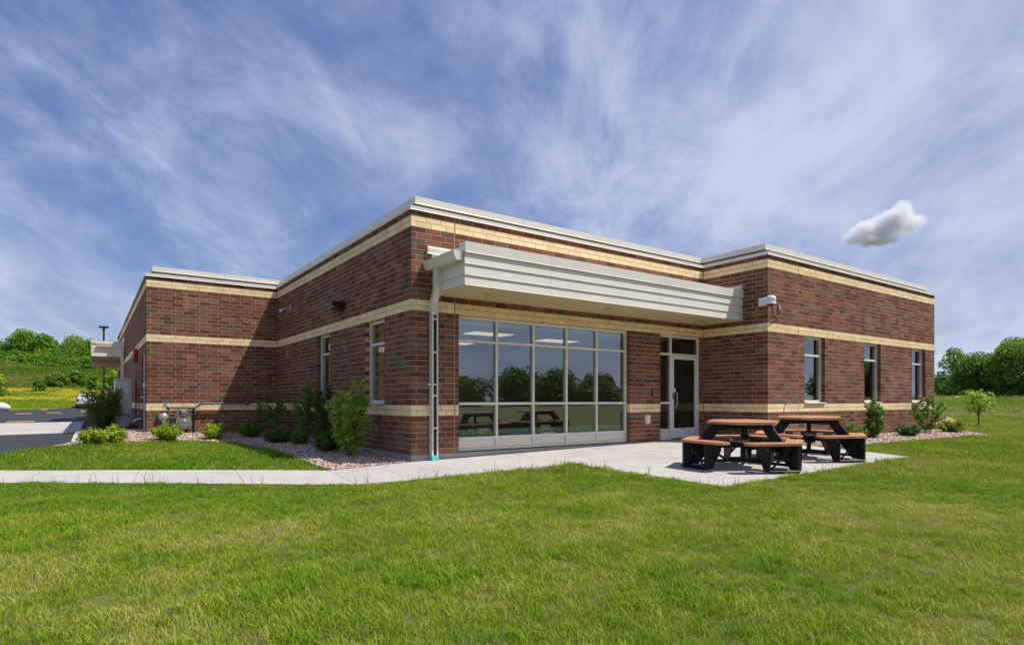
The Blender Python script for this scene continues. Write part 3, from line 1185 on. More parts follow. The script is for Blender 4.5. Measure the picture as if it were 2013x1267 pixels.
# the leaf
d0, d1, db, dt = dm + .034, s1 - fw - .004, .160, T_RAIL - .034
mb = MB()
td = t - .012
bar(mb, WF, d0, d0 + .095, td - .045, td, db, dt)
bar(mb, WF, d1 - .095, d1, td - .045, td, db, dt)
bar(mb, WF, d0 + .095, d1 - .095, td - .045, td - .001, dt - .085, dt)
bar(mb, WF, d0 + .095, d1 - .095, td - .045, td - .001, db, .42)
leaf = mb.build('door', M_DOORP, bld)
pane_box(WF, d0 + .09, d1 - .09, td - .026, td - .020, .415, dt - .08, M_GLASS_DOOR, leaf)
hb = MB()
hx = d0 + .10
hb.tube([WF.p(hx - .03, td, 1.33), WF.p(hx - .03, td + .05, 1.33), WF.p(hx + .03, td + .07, 1.30), WF.p(hx + .03, td + .07, .99), WF.p(hx - .03, td + .05, .93), WF.p(hx - .03, td, .93)], .012, 8)
hb.build('handle', M_STEEL, leaf, smooth=True)
hb = MB(); hb.bbox((d0 + .02, td, 1.16), (d0 + .075, td + .018, 1.30), .004, WF.M()); hb.build('lock_plate', M_STEEL, leaf)
hb = MB(); hb.bbox((hx + .0, td - .002 - .016, 1.20), (hx + .065, td - .004, 1.32), .003, WF.M()); hb.build('sticker', M_BLUE, leaf)
hb = MB(); hb.bbox((hx + .0, td - .002 - .016, 1.33), (hx + .065, td - .004, 1.43), .003, WF.M()); hb.build('notice', M_WHITE, leaf)
hb = MB(); hb.cyl(WF.p(d0 + .09, td - .09, 1.13), WF.p(d1 - .08, td - .09, 1.13), .022, n=8); hb.build('push_bar', M_STEEL, leaf)
hb = MB(); hb.bbox((d0 + .43, td - .003, .375), (d0 + .48, td + .008, .40), .003, WF.M()); hb.build('drain_plug', M_DARK, leaf)
# side door of the wing
mb = MB(); mb.bbox((0.76, -0.14, 0.2), (1.74, -0.09, ZB + 23 * H - .01), .004, WJ.M()); mb.build('side_door', M_DARK, bld)

# --- canopies
def canopy(x0, x1, yf, yb, joints, name_cut=None):
    """box canopy against the wall: four lapped boards on its front, soffit planks below"""
    c = MB()
    zl, zt = 3.087, 3.826
    c.box((x0 + .012, yf + .012, zl + .03), (x1 - .002, yb - .008, zt - .06))
    can = c.build('canopy', M_METAL_W, bld)
    zs = [zl, 3.262, 3.452, 3.645, zt]
    xs = [x0, *joints, x1]
    for r in range(4):
        za, zb_ = zs[r], zs[r + 1]
        for xa, xb in zip(xs[:-1], xs[1:]):
            mb = MB()
            ea, eb = (0 if xa == x0 else .0025), (0 if xb == x1 else .0025)
            # profile (y outward negative, z): drip hem at the foot, lap under the board above
            top_in = 0.016
            prof = [(yf - .014, za + .006), (yf - .020, za), (yf - .006, za - .002 if r else za), (yf + .012, za + .01), (yf + .012, zb_), (yf + (.004 if r < 3 else -.010), zb_), (yf - .012, za + .016)]
            if r == 3:
                prof = [(yf - .030, za + .004), (yf - .036, za - .004), (yf - .02, za - .006), (yf + .012, za + .006), (yf + .16, za + .01), (yf + .16, zb_), (yf - .026, zb_), (yf - .028, za + .014)]
            n = len(prof)
            xa2 = xa + ea
            vs = [(xa2, y, z) for y, z in prof] + [(xb - eb, y, z) for y, z in prof]
            mb.add(vs, [tuple(range(n)), tuple(range(2 * n - 1, n - 1, -1))] + [(k, (k + 1) % n, n + (k + 1) % n, n + k) for k in range(n)])
            mb.build('fascia_board', M_METAL_W, can)
    # side boards on the left end
    for r in range(3):
        za, zb_ = zs[r], zs[r + 1]
        mb = MB()
        prof = [(x0 - .010, za + .004), (x0 - .014, za), (x0 + .012, za), (x0 + .012, zb_ - .002), (x0 + .004, zb_ - .002), (x0 - .008, za + .014)]
        n = len(prof)
        vs = [(x, yf - .004, z) for x, z in prof] + [(x, yb, z) for x, z in prof]
        mb.add(vs, [tuple(range(n)), tuple(range(2 * n - 1, n - 1, -1))] + [(k, (k + 1) % n, n + (k + 1) % n, n + k) for k in range(n)])
        mb.build('side_board', M_METAL_W, can)
    # soffit planks
    n = int((x1 - x0 - .03) / .152)
    pw = (x1 - x0 - .03) / n
    for k in range(n):
        mb = MB()
        a = x0 + .014 + k * pw
        mb.box((a + .022, yf + .02, zl - .002), (a + pw - .001, yb - .03, zl + .018))
        mb.box((a, yf + .02, zl + .019), (a + .022, yb - .03, zl + .026))
        mb.build('soffit_plank', M_SOFFIT, can)
    mb = MB()
    mb.box((x0 + .005, yb - .03, zl - .004), (x1 - .004, yb - .005, zl + .02))
    mb.build('soffit_trim', M_SOFFIT, can)
    return can


YF = -1.162
can = canopy(0.43, LF - .004, YF, 0.0, (2.298, 5.366))
for lx in (1.2, 4.29, 7.48):
    mb = MB()
    mb.lathe([(.075, 3.087), (.085, 3.080), (.085, 3.090), (.055, 3.0905), (.05, 3.12)], 18, Matrix.Translation((lx, -0.66, 0)))
    mb.build('recessed_light', M_METAL_D, can, smooth=True)
# wall flashing above the canopy roof
for W, a, b in ((WF, 0.305, LF - .03), (WG, LG + YF + .0, LG - .03)):
    mb = MB()
    mb.prism([(0.0, 3.965), (0.05, 3.958), (0.062, 3.93), (0.050, 3.84), (0.058, 3.826), (0.0, 3.826)], a, b,
             W.M() @ Matrix(((0, 0, 1, 0), (1, 0, 0, 0), (0, 1, 0, 0), (0, 0, 0, 1))))
    mb.build('roof_flashing', M_METAL_W, can)
    mb = MB()
    mb.box((a + .10, 0.001, 3.60), (b, 0.03, 3.826), 0, W.M())
    mb.build('flashing_apron', M_METAL_W, can)
# gutter on the left end, K profile
mb = MB()
prof = [(0.416, 3.655), (0.416, 3.51), (0.28, 3.505), (0.255, 3.56), (0.225, 3.635), (0.222, 3.662), (0.235, 3.664), (0.245, 3.645), (0.27, 3.58), (0.29, 3.522), (0.405, 3.525), (0.405, 3.655)]
n = len(prof)
vs = [(x, YF + .03, z) for x, z in prof] + [(x, -0.006, z) for x, z in prof]
mb.add(vs, [(k, (k + 1) % n, n + (k + 1) % n, n + k) for k in range(n)])
for yy in (YF + .03, -.006):
    cap = [(0.416, 3.655), (0.416, 3.51), (0.28, 3.505), (0.255, 3.56), (0.222, 3.662)]
    mb.add([(x, yy - .002, z) for x, z in cap] + [(x, yy + .002, z) for x, z in cap], [tuple(range(5)), tuple(range(9, 4, -1))] + [(k, (k + 1) % 5, 5 + (k + 1) % 5, 5 + k) for k in range(5)])
mb.build('gutter', M_METAL_W, can)
# open-faced downspout
def dsp(name, a, b, w2=.062, d2=.045, mat=M_METAL_W):
    m_ = MB()
    a, b = Vector(a), Vector(b)
    d = (b - a).normalized()
    xax = Vector((1, 0, 0))
    yax = d.cross(xax).normalized()
    vs = []
    for p in (a, b):
        for sx, sy_ in ((-1, -1), (1, -1), (1, 1), (-1, 1)):
            vs.append(p + xax * w2 * sx + yax * d2 * sy_)
    m_.add(vs, [(0, 1, 2, 3), (7, 6, 5, 4), (0, 4, 5, 1), (1, 5, 6, 2), (2, 6, 7, 3), (3, 7, 4, 0)])
    return m_.build(name, mat, spout)


spout = empty('downspout', (0, 0, 0), parent=bld)
XD = 0.425
yu, yl = -0.33, -0.062
dsp('spout_upper', (XD - .06, yu, 3.53), (XD - .06, yu, 3.14))
dsp('spout_elbow', (XD - .06, yu, 3.18), (XD, yl, 2.94))
# lower length: back, two cheeks, lips and straps
mb = MB()
z0, z1 = 0.11, 2.99
x0, x1, y0, y1 = XD - .066, XD + .066, -0.115, -0.012
mb.bbox((x0, y0, 2.70), (x1, y1, z1), .004)
mb.box((x0, y0 + .001, z0), (x0 + .006, y1, 2.70))
mb.box((x1 - .006, y0 + .001, z0), (x1, y1, 2.70))
mb.box((x0, y0, z0), (x0 + .034, y0 + .008, 2.70))
mb.box((x1 - .030, y0, z0), (x1, y0 + .008, 2.70))
mb.build('spout_lower', M_METAL_W, spout)
mb = MB(); mb.box((x0 + .007, y1 - .02, z0), (x1 - .007, y1, 2.698)); mb.build('spout_lining', M_OLIVE, spout)
for zz in (2.62, 2.01, 1.42, 1.215, .62):
    mb = MB(); mb.bbox((x0 + .03, y0 - .004, zz - .016), (x1 - .026, y0 + .008, zz + .016), .003)
    if abs(zz - 1.42) < .01: mb.bbox((x0 - .07, y0 + .02, zz - .016), (x0 + .002, y0 + .035, zz + .012), .003)
    mb.build('strap', M_METAL_W, spout)
mb = MB(); mb.bbox((x0 - .006, y0 - .008, patio_z(.4, 0) + .014), (x1 + .006, y1 + .002, .115), .004); mb.build('boot', M_TEAL, spout)
# canopy on the wing's far side
cz = canopy.__defaults__
c2 = MB()
cm = MB(); cm.box((-4.70, 22.42, 3.12), (-3.482, 27.5, 3.77))
can2 = cm.build('canopy', M_METAL_W, bld)
for r, (za, zb_) in enumerate(((3.087, 3.262), (3.262, 3.452), (3.452, 3.60))):
    mb = MB(); mb.prism([(0, za), (-.014, za), (-.010, za + .015), (-.002, zb_), (0, zb_)], -4.71, -3.49, Matrix.Translation((0, 22.42, 0)) @ Matrix(((0, 0, 1, 0), (1, 0, 0, 0), (0, 1, 0, 0), (0, 0, 0, 1))))
    mb.build('side_board', M_METAL_W, can2)
    mb = MB(); mb.bbox((-4.722, 22.40, za), (-4.70, 27.5, zb_ - .004), .004); mb.build('fascia_board', M_METAL_W, can2)
mb = MB(); mb.bbox((-4.735, 22.38, 3.65), (-4.50, 27.5, 3.83), .004); mb.build('fascia_board', M_METAL_W, can2)
mb = MB(); mb.prism([(0, 3.64), (-.12, 3.66), (-.09, 3.5), (0, 3.5)], -4.49, -3.49, Matrix.Translation((0, 22.405, 0)) @ Matrix(((0, 0, 1, 0), (1, 0, 0, 0), (0, 1, 0, 0), (0, 0, 0, 1)))); mb.build('gutter', M_METAL_W, can2)
mb = MB(); mb.box((-4.68, 22.44, 3.085), (-3.49, 27.48, 3.105)); mb.build('soffit', M_SOFFIT, can2)
mb = MB(); mb.bbox((-4.69, 27.3, 2.80), (-3.49, 27.5, 3.08), .004); mb.build('end_beam', M_SOFFIT, can2)
mb = MB(); mb.bbox((-3.63, 22.30, .25), (-3.51, 22.40, 3.5), .006); mb.build('downspout', M_METAL_W, can2)
mb = MB(); mb.bbox((-3.53, 22.35, 3.62), (-3.48, 27.6, 3.97), .004); mb.build('roof_flashing', M_METAL_W, can2)

# --- rooms behind the glass
ROOM = [(.22, .22), (LF + .22, .22), (LF + .22, -LG + .22), (LF + LH - .22, -LG + .22), (LF + LH - .22, 12.0), (.22, 12.0)]
mb = MB(); mb.prism(ROOM, .10, .139); mb.build('interior_floor', M_INFLOOR, bld)
mb = MB(); mb.prism(ROOM, 2.86, 2.90); mb.build('interior_ceiling', M_CEIL, bld)
for a, b in (((.21, 7.0, .14), (8.5, 7.1, 2.86)), ((8.4, .21, .14), (8.5, 7.0, 2.86)), ((8.6, 2.6, .14), (18, 2.7, 2.86)), ((12.1, -1.6, .14), (12.2, 2.6, 2.86)), ((15.2, -1.6, .14), (15.3, 2.6, 2.86)),
             ((.21, 4.0, .14), (3.2, 4.1, 2.86))):
    mb = MB(); mb.box(a, b); mb.build('interior_wall', M_INWALL, bld)
mb = MB(); mb.bbox((1.0, .23, .16), (5.63, .62, .54), .005); mb.build('interior_sill', M_SILLGREEN, bld)
for k in range(5):
    a = [1.0, 1.94, 2.875, 3.785, 4.69, 5.63][k:k + 2]
    mb = MB(); mb.box((a[0] + .03, .24, 2.62), (a[1] - .03, .255, 2.80)); mb.cyl((a[0] + .03, .27, 2.81), (a[1] - .03, .27, 2.81), .03, n=8); mb.build('roller_shade', M_SILLGREEN, bld)
for (x, y) in ((10.9, .4), (13.95, -1.1), (17.2, -1.0)):
    mb = MB(); mb.box((x - .05, y - .3, .8), (x, y + .2, 1.75)); mb.build('interior_screen', M_SILLGREEN, bld)
m_, nt, out = new_mat('ceiling_lamp')
em = nt.add('ShaderNodeEmission'); em.inputs[0].default_value = (1, .80, .60, 1); em.inputs[1].default_value = 0.6
nt.l.new(em.outputs[0], out.inputs[0])
M_LAMP = m_
for (x, y) in ((2.05, 3.2), (3.75, 3.2), (2.2, 5.9), (4.2, 5.9), (6.4, 3.6)):
    mb = MB(); mb.bbox((x - .6, y - .3, 2.845), (x + .6, y + .3, 2.858), .003); mb.build('ceiling_light', M_LAMP, bld)

# chairs and pictures behind the big window
def make_chair(label):
    r = empty('chair')
    tag(r, label, 'chair', 'chairs inside the big window')
    mb = MB(); mb.bbox((-.22, -.22, .44), (.22, .22, .47), .012); mb.build('seat', M_CHAIRBLUE, r)
    mb = MB(); mb.bbox((-.22, .20, .58), (.22, .23, .86), .012); mb.build('backrest', M_CHAIRBLUE, r)
    for sx in (-.19, .19):
        for sy_ in (-.19, .20):
            mb = MB(); mb.tube([(sx, sy_, .86 if sy_ > 0 else .445), (sx, sy_ * 1.0, .44), (sx * 1.08, sy_ * 1.12, .14 - .139)], .012, 6); mb.build('leg', M_STEEL, r)
    return r


ch0 = make_chair('blue-grey chair inside the big window, nearest the downspout')
ch0.location = (1.55, 1.5, .139)
for (x, y, rz, lb) in ((2.35, 1.7, .2, 'blue-grey chair inside the big window, second from the downspout'), (3.3, 1.6, -.15, 'blue-grey chair inside the big window behind its second mullion'),
                       (4.2, 1.75, .1, 'blue-grey chair inside the big window, furthest from the downspout')):
    c_ = copy_tree(ch0)
    c_.location = (x, y, .139)
    c_.rotation_euler = (0, 0, rz)
    c_['label'] = lb
for (x, lb) in ((1.02, 'pale framed picture on the inside wall, seen through the first pane'), (2.15, 'pale framed picture on the inside wall, right of the other one')):
    r = empty('wall_picture', (x, 3.99, 1.45))
    tag(r, lb, 'picture', 'framed pictures on the inside wall')
    mb = MB(); mb.bbox((-.42, -.03, -.27), (.42, -.001, .27), .008); mb.build('frame', M_FRAME, r)
    mb = MB(); mb.box((-.34, -.034, -.20), (.34, -.0305, .20)); mb.build('print', M_METAL_W, r)

# ------------------------------------------------------------------ picnic tables
def rot2(a):
    return Matrix.Rotation(a, 4, 'Z')


def make_table(label):
    root = empty('picnic_table')
    tag(root, label, 'picnic table', 'picnic tables on the patio')
    ZT, R = 0.755, 0.60
    # top: boards running parallel to one side, cut to a hexagon
    hexv = [Vector((R * math.cos(math.radians(60 * k)), R * math.sin(math.radians(60 * k)))) for k in range(6)]
    # boards run along the side from vertex 0 to vertex 1
    u = (hexv[1] - hexv[0]).normalized()
    v = Vector((-u.y, u.x))
    if v.dot(hexv[0]) > 0: v = -v
    top0 = hexv[0].dot(v)
    wide = -2 * top0
    nb = 8
    for k in range(nb):
        va, vb = top0 + wide * k / nb + 0.003, top0 + wide * (k + 1) / nb - 0.003
        poly = []
        for vv in (va, vb):
            cs = []
            for i in range(6):
                p, q = hexv[i], hexv[(i + 1) % 6]
                a, b = p.dot(v), q.dot(v)
                if abs(a - b) > 1e-6 and min(a, b) - 1e-6 <= vv <= max(a, b) + 1e-6:
                    t = (vv - a) / (b - a)
                    cs.append((p.lerp(q, t)).dot(u))
            poly.append((min(cs), max(cs), vv))
        (a0, a1, va), (b0, b1, vb) = poly
        pts = [u * a0 + v * va, u * a1 + v * va, u * b1 + v * vb, u * b0 + v * vb]
        mb = MB()
        mb.prism([tuple(inset([tuple(p) for p in pts], 0.003)[i]) for i in range(4)], ZT - 0.004, ZT)
        mb.prism([tuple(p) for p in pts], ZT - 0.040, ZT - 0.004)
        mb.build('tabletop_board', M_CEDAR, root)
    # three arms at 0, 120, 240 degrees (bench bends)
    for k in range(3):
        A = rot2(math.radians(120 * k))
        X = A @ Matrix(((1, 0, 0, 0), (0, 0, -1, 0), (0, 1, 0, 0), (0, 0, 0, 1)))   # local x radial, y up, z sideways
        mb = MB()
        mb.bbox((0.03, -.03, ZT - .13), (.51, .03, ZT - .042), .004, A)
        mb.build('top_rail', M_BLACK, root)
        mb = MB()
        mb.prism([(.32, ZT - .042), (.52, ZT - .042), (.79, .40), (.79, .33), (.61, .33)], -.022, .022, X)
        arm = mb.build('leg', M_BLACK, root)
        bm_ = MB()
        for (r, z) in ((.36, ZT - .10), (.70, .37)):
            bm_.cyl(A @ Vector((r, -.03, z)), A @ Vector((r, .03, z)), .012, n=8)
        bm_.build('bolt', M_STEEL, arm)
        mb = MB(); mb.bbox((.05, -.04, .315), (.93, .04, .405), .004, A); mb.build('seat_rail', M_BLACK, root)
        mb = MB(); mb.bbox((.03, -.03, .085), (.87, .03, .125), .004, A); mb.build('foot_rail', M_BLACK, root)
        mb = MB(); mb.prism([(.26, .124), (.32, .124), (.60, .316), (.53, .316)], -.02, .02, X); mb.build('brace', M_BLACK, root)
        # bench: two straight runs meeting at the bend, two boards each, ends clipped
        RO, RI = 1.04, 0.75
        for sd in (1, -1):
            b0 = A @ Vector((RO, 0, 0))
            nxt = rot2(math.radians(120 * k + 60 * sd)) @ Vector((RO, 0, 0))
            i0 = A @ Vector((RI, 0, 0))
            nxi = rot2(math.radians(120 * k + 60 * sd)) @ Vector((RI, 0, 0))
            e = (nxt - b0).normalized()
            Lo = (nxt - b0).length * 0.77
            o1 = b0 + e * Lo
            # end square to the run
            inn = (i0 - b0) - e * (i0 - b0).dot(e)
            for (f0, f1) in ((0.0, 0.485), (0.515, 1.0)):
                pa, pb = b0.lerp(i0, f0), b0.lerp(i0, f1)
                qa, qb = o1 + inn * f0, o1 + inn * f1
                if f0 == 0.0:
                    qa2 = qa - e * .06
                    poly = [pa, pb, qb, qa + inn * .18, qa2]
                else:
                    poly = [pa, pb, qb - e * .03, qb - e * .0 - inn * .12, qa]
                pl = [(p.x, p.y) for p in poly]
                mb = MB()
                mb.prism(inset(pl, .004), .451, .456)
                mb.prism(pl, .418, .4515)
                mb.build('seat_board', M_CEDAR, root)
            # leg plate below the run: outer edge upright, inner edge raked
            mid = b0 + e * (Lo * .60)
            nin = inn.normalized()
            P = Matrix(((nin.x, 0, e.x, mid.x), (nin.y, 0, e.y, mid.y), (0, 1, 0, 0), (0, 0, 0, 1)))
            mb = MB()
            mb.prism([(.015, .417), (.30, .417), (.40, .34), (.40, .29), (.20, .012), (.02, .012)], -.012, .012, P)
            pl_ = mb.build('leg_plate', M_BLACK, root)
            bb = MB(); bb.cyl(P @ Vector((.06, .36, -.02)), P @ Vector((.06, .36, .02)), .012, n=8); bb.build('bolt', M_STEEL, pl_)
            # raked strut from the plate's foot up to the bend
            mb = MB()
            s0_ = P @ Vector((.05, .03, 0)); s1_ = b0.lerp(i0, .14) + Vector((0, 0, .40)) + e * .10
            mb.tube([s0_, s1_], .018, 4); mb.build('strut', M_BLACK, root)
            # foot bar from the plate to the bend
            mb = MB()
            f0_ = P @ Vector((.04, .035, 0)); f1_ = b0.lerp(i0, .16) + Vector((0, 0, .035))
            mb.tube([f0_, f1_], .028, 4); mb.build('foot_bar', M_BLACK, root)
            gp = MB()
            w0 = b0.lerp(i0, .1) + e * .16
            gp.prism([(0, .417), (.26, .417), (.20, .20), (.06, .20)], -.012, .012, Matrix(((nin.x, 0, e.x, w0.x), (nin.y, 0, e.y, w0.y), (0, 1, 0, 0), (0, 0, 0, 1))))
            gp.build('gusset', M_BLACK, root)
        mb = MB(); mb.bbox((.85, -.03, .012), (1.0, .03, .417), .004, A); mb.build('bend_post', M_BLACK, root)
    mb = MB(); mb.bbox((-.03, -.03, .085), (.03, .03, ZT - .042), .004); mb.build('centre_post', M_BLACK, root)
    mb = MB(); mb.lathe([(.03, .405), (.085, .405), (.085, .418), (.04, .43), (.03, .45)], 14); mb.build('hub', M_STEEL, root)
    return root


def seat_on(o, x, y, rz, lift=0.018):
    """stand a thing on the patio, tilted with its gentle fall"""
    n = Vector((-0.0155, -0.012, 1)).normalized()
    q = Vector((0, 0, 1)).rotation_difference(n)
    o.rotation_mode = 'QUATERNION'
    from mathutils import Quaternion
    o.rotation_quaternion = q @ Quaternion((0, 0, 1), rz)
    o.location = (x, y, patio_z(x, y) + lift)


t1 = make_table('hexagonal cedar-brown picnic table nearer the glass door, front one of two on the patio')
seat_on(t1, 4.05, -4.04, math.radians(146.6))
t2 = copy_tree(t1)
t2['label'] = 'hexagonal cedar-brown picnic table nearer the gravel bed, rear one of two on the patio'
seat_on(t2, 6.19, -4.0, math.radians(148.5))

# ------------------------------------------------------------------ fittings on the walls
def wallthing(name, label, cat, loc, group=None):
    r = empty(name, loc)
    tag(r, label, cat, group)
    return r


def part(root, name, mat, fn, smooth=False):
    mb = MB()
    fn(mb)
    o = mb.build(name, mat, root, smooth=smooth)
    return o


# boxy wall light on the side wall
r = wallthing('wall_light', 'dark boxy wall light above the two narrow windows on the side wall', 'wall light', (0, 3.62, 3.30))
part(r, 'housing', M_BLACKM, lambda m: m.prism([(-.02, -.10), (-.02, .07), (-.30, .07), (-.32, -.02), (-.10, -.10)], -.21, .21, Matrix(((1, 0, 0, 0), (0, 0, 1, 0), (0, 1, 0, 0), (0, 0, 0, 1)))))
part(r, 'back_plate', M_BLACKM, lambda m: m.bbox((-.02, -.17, -.14), (-.001, .17, .10), .004))
part(r, 'lens', M_WHITE, lambda m: m.box((-.28, -.17, -.045), (-.12, .17, -.03), 0, Matrix.Rotation(math.radians(0), 4, 'Y')))
# small floodlight near the inner corner
r = wallthing('floodlight', 'small grey floodlight high on the side wall beside the inner corner', 'floodlight', (0, 7.95, 3.78))
part(r, 'back_plate', M_STEEL, lambda m: m.bbox((-.03, -.09, -.10), (-.001, .09, .12), .005))
part(r, 'arm', M_STEEL, lambda m: m.tube([(-.03, 0, 0), (-.12, 0, -.02), (-.18, 0, -.06)], .025, 8))
part(r, 'lamp_head', M_STEEL, lambda m: m.lathe([(.03, 0), (.06, .03), (.075, .16), (.07, .17)], 12, Matrix.Translation((-.16, -.02, -.05)) @ Matrix.Rotation(math.radians(-115), 4, 'Y')), True)
# security camera at the corner
r = wallthing('security_camera', 'white dome security camera on a bracket at the corner with its cable looping below', 'security camera', (8.39, -1.70, 3.47))
part(r, 'mounting_plate', M_WHITE, lambda m: m.bbox((-.025, -.11, -.09), (-.001, .10, .10), .006))
part(r, 'bracket', M_WHITE, lambda m: m.bbox((-.11, -.20, -.07), (-.02, -.06, .09), .02))
part(r, 'housing', M_WHITE, lambda m: m.lathe([(.02, .12), (.07, .11), (.105, .08), (.115, .03), (.10, -.01), (.10, -.05), (.125, -.065), (.125, -.085), (.10, -.09)], 20, Matrix.Translation((-.085, -.26, 0.0))), True)
part(r, 'dome', M_BLACKM, lambda m: m.lathe([(.09, -.085), (.08, -.105), (.05, -.125), (.02, -.13)], 16, Matrix.Translation((-.085, -.26, 0.0))), True)
arc = [Vector((-.06, -.27, -.12)), Vector((-.05, -.27, -.20)), Vector((.02, -.24, -.30)), Vector((.18, -.19, -.37)), Vector((.34, -.165, -.36)), Vector((.45, -.16, -.30)), Vector((.48, -.155, -.22)), Vector((.46, -.15, -.16))]
part(r, 'cable', M_BLACKM, lambda m: m.tube(arc, .012, 8), True)
part(r, 'conduit_fitting', M_STEEL, lambda m: (m.cyl((.46, -.15, -.18), (.46, -.15, -.12), .022, n=8), m.bbox((.42, -.175, -.13), (.50, -.131, -.04), .01)))
# small items by the door
r = wallthing('card_reader', 'slim dark card reader on the brick beside the glass door', 'card reader', (6.40, 0, 1.30))
part(r, 'body', M_BLACKM, lambda m: m.bbox((-.03, -.028, -.075), (.03, -.001, .075), .006))
part(r, 'edge', M_STEEL, lambda m: m.bbox((-.034, -.012, -.079), (.034, -.0005, .079), .003))
r = wallthing('outlet_cover', 'white weatherproof outlet cover low on the brick beside the glass door', 'outlet cover', (6.22, 0, .68))
part(r, 'box', M_WHITE, lambda m: m.prism([(-.06, .10), (.06, .10), (.07, .06), (.07, -.06), (.035, -.12), (-.035, -.12), (-.07, -.06), (-.07, .06)], .001, .06, Matrix(((1, 0, 0, 0), (0, 0, -1, 0), (0, 1, 0, 0), (0, 0, 0, 1)))))
part(r, 'lid', M_WHITE, lambda m: m.bbox((-.05, -.085, -.08), (.05, -.058, .09), .02))
r = wallthing('hose_tap', 'small metal hose tap on the cream band of the long wall', 'hose tap', (9.18, -1.83, 1.08))
part(r, 'plate', M_STEEL, lambda m: m.bbox((-.04, -.012, -.05), (.04, -.001, .05), .004))
part(r, 'spout', M_STEEL, lambda m: m.tube([(0, -.01, .02), (0, -.07, .02), (0, -.09, -.06)], .018, 8))
part(r, 'wheel', M_BLACKM, lambda m: m.lathe([(.015, -.004), (.03, -.004), (.03, .004), (.015, .004)], 12, Matrix.Translation((0, -.075, .05))))

# gas meter on the wing's end wall
r = wallthing('gas_meter', 'grey gas meter with round face and blue-grey pipes behind the low bushes', 'gas meter', (0, 9.40, 0))
PX = lambda x, y, z: (x, y, z)
part(r, 'supply_pipe', M_BLUEGREY, lambda m: m.tube([(-.86, .13, 1.045), (-.86, .02, 1.045), (-1.0, 0, 1.04), (-2.05, 0, 1.03), (-2.16, 0, 1.01), (-2.26, 0, .93), (-2.34, 0, .905), (-2.98, 0, .905), (-3.0, 0, .905)], .032, 10), True)
part(r, 'pipe_flange', M_BLUEGREY, lambda m: m.cyl((-.86, .135, 1.045), (-.86, .10, 1.045), .075, n=14), True)
for xx in (-2.06, -2.30, -2.40, -2.98, -1.85):
    part(r, 'coupling', M_BLUEGREY, lambda m: m.cyl((xx - .035, 0, 1.03 if xx > -2.1 else .905), (xx + .035, 0, 1.03 if xx > -2.1 else .905), .043, n=10), True)
for xx in (-2.72, -2.45):
    part(r, 'meter_riser', M_STEEL, lambda m: (m.cyl((xx, 0, .90), (xx, 0, .70), .032, n=10), m.cyl((xx, 0, .78), (xx, 0, .72), .045, n=10)), True)
part(r, 'riser_pipe', M_BLUEGREY, lambda m: m.cyl((-2.95, 0, .93), (-2.95, 0, .05), .026, n=10), True)
part(r, 'stand_post', M_BLACKM, lambda m: m.cyl((-2.33, .01, .93), (-2.33, .01, .0), .030, n=10), True)
part(r, 'meter_case', M_METER, lambda m: (m.prism([(-2.75, .66), (-2.75, .68), (-2.42, .68), (-2.42, .66), (-2.40, .62), (-2.385, .45), (-2.43, .33), (-2.585, .27), (-2.74, .33), (-2.785, .45), (-2.77, .62)], -.14, .10, Matrix(((1, 0, 0, 0), (0, 0, 1, 0), (0, 1, 0, 0), (0, 0, 0, 1))))))
part(r, 'meter_face', M_METER, lambda m: m.lathe([(.165, 0), (.165, .02), (.155, .035), (.148, .035), (.142, .045), (.02, .055)], 24, Matrix.Translation((-2.585, -.14, .46)) @ Matrix.Rotation(PI / 2, 4, 'X')), True)
part(r, 'meter_index', M_METER, lambda m: (m.bbox((-2.66, -.17, .68), (-2.51, .04, .84), .015), m.bbox((-2.635, -.178, .74), (-2.535, -.168, .82), .004)))
part(r, 'meter_tag', M_WHITE, lambda m: m.box((-2.605, -.203, .53), (-2.545, -.196, .58)))
part(r, 'regulator', M_METER, lambda m: (m.lathe([(.02, .05), (.05, .045), (.115, .02), (.115, -.02), (.05, -.045), (.02, -.05)], 18, Matrix.Translation((-3.09, -.04, .66)) @ Matrix.Rotation(math.radians(70), 4, 'X')),
                                        m.tube([(-2.96, 0, .66), (-3.03, -.02, .66)], .04, 8), m.tube([(-3.07, -.07, .62), (-3.07, -.08, .52), (-3.07, -.08, .47)], [.025, .03, .05], 10)), True)
part(r, 'relief_vent', M_METER, lambda m: m.lathe([(.09, .93), (.085, .955), (.05, .96), (.045, 1.0), (.035, 1.03), (.01, 1.04)], 14, Matrix.Translation((-3.03, 0, 0))), True)
# red alarm on the wing's long side
r = wallthing('fire_alarm', 'red fire alarm horn with white strobe on the wing wall near its corner', 'fire alarm', (-3.475, 13.4, 2.58))
part(r, 'body', M_RED, lambda m: m.bbox((-.12, -.16, -.24), (-.001, .16, .24), .02))
part(r, 'strobe', M_WHITE, lambda m: m.bbox((-.20, -.07, -.05), (-.115, .07, .06), .02))
part(r, 'grille', M_RED, lambda m: m.bbox((-.15, -.10, -.18), (-.115, .10, -.07), .01))
# fire hose connection
r = wallthing('fire_hose_connection', 'twin fire hose connection with a pink cap low on the wing wall beside the cabinet', 'hose connection', (-3.475, 11.75, .55))
part(r, 'plate', M_PINK, lambda m: m.lathe([(.14, 0), (.14, .03), (.05, .05)], 14, Matrix.Translation((0, .9, .13)) @ Matrix.Rotation(-PI / 2, 4, 'Y')), True)
for yy in (-.15, .25):
    part(r, 'inlet', M_STEEL, lambda m: m.tube([(0, yy, .0), (-.10, yy, -.02), (-.17, yy + .04, -.07)], [.04, .04, .05], 10), True)
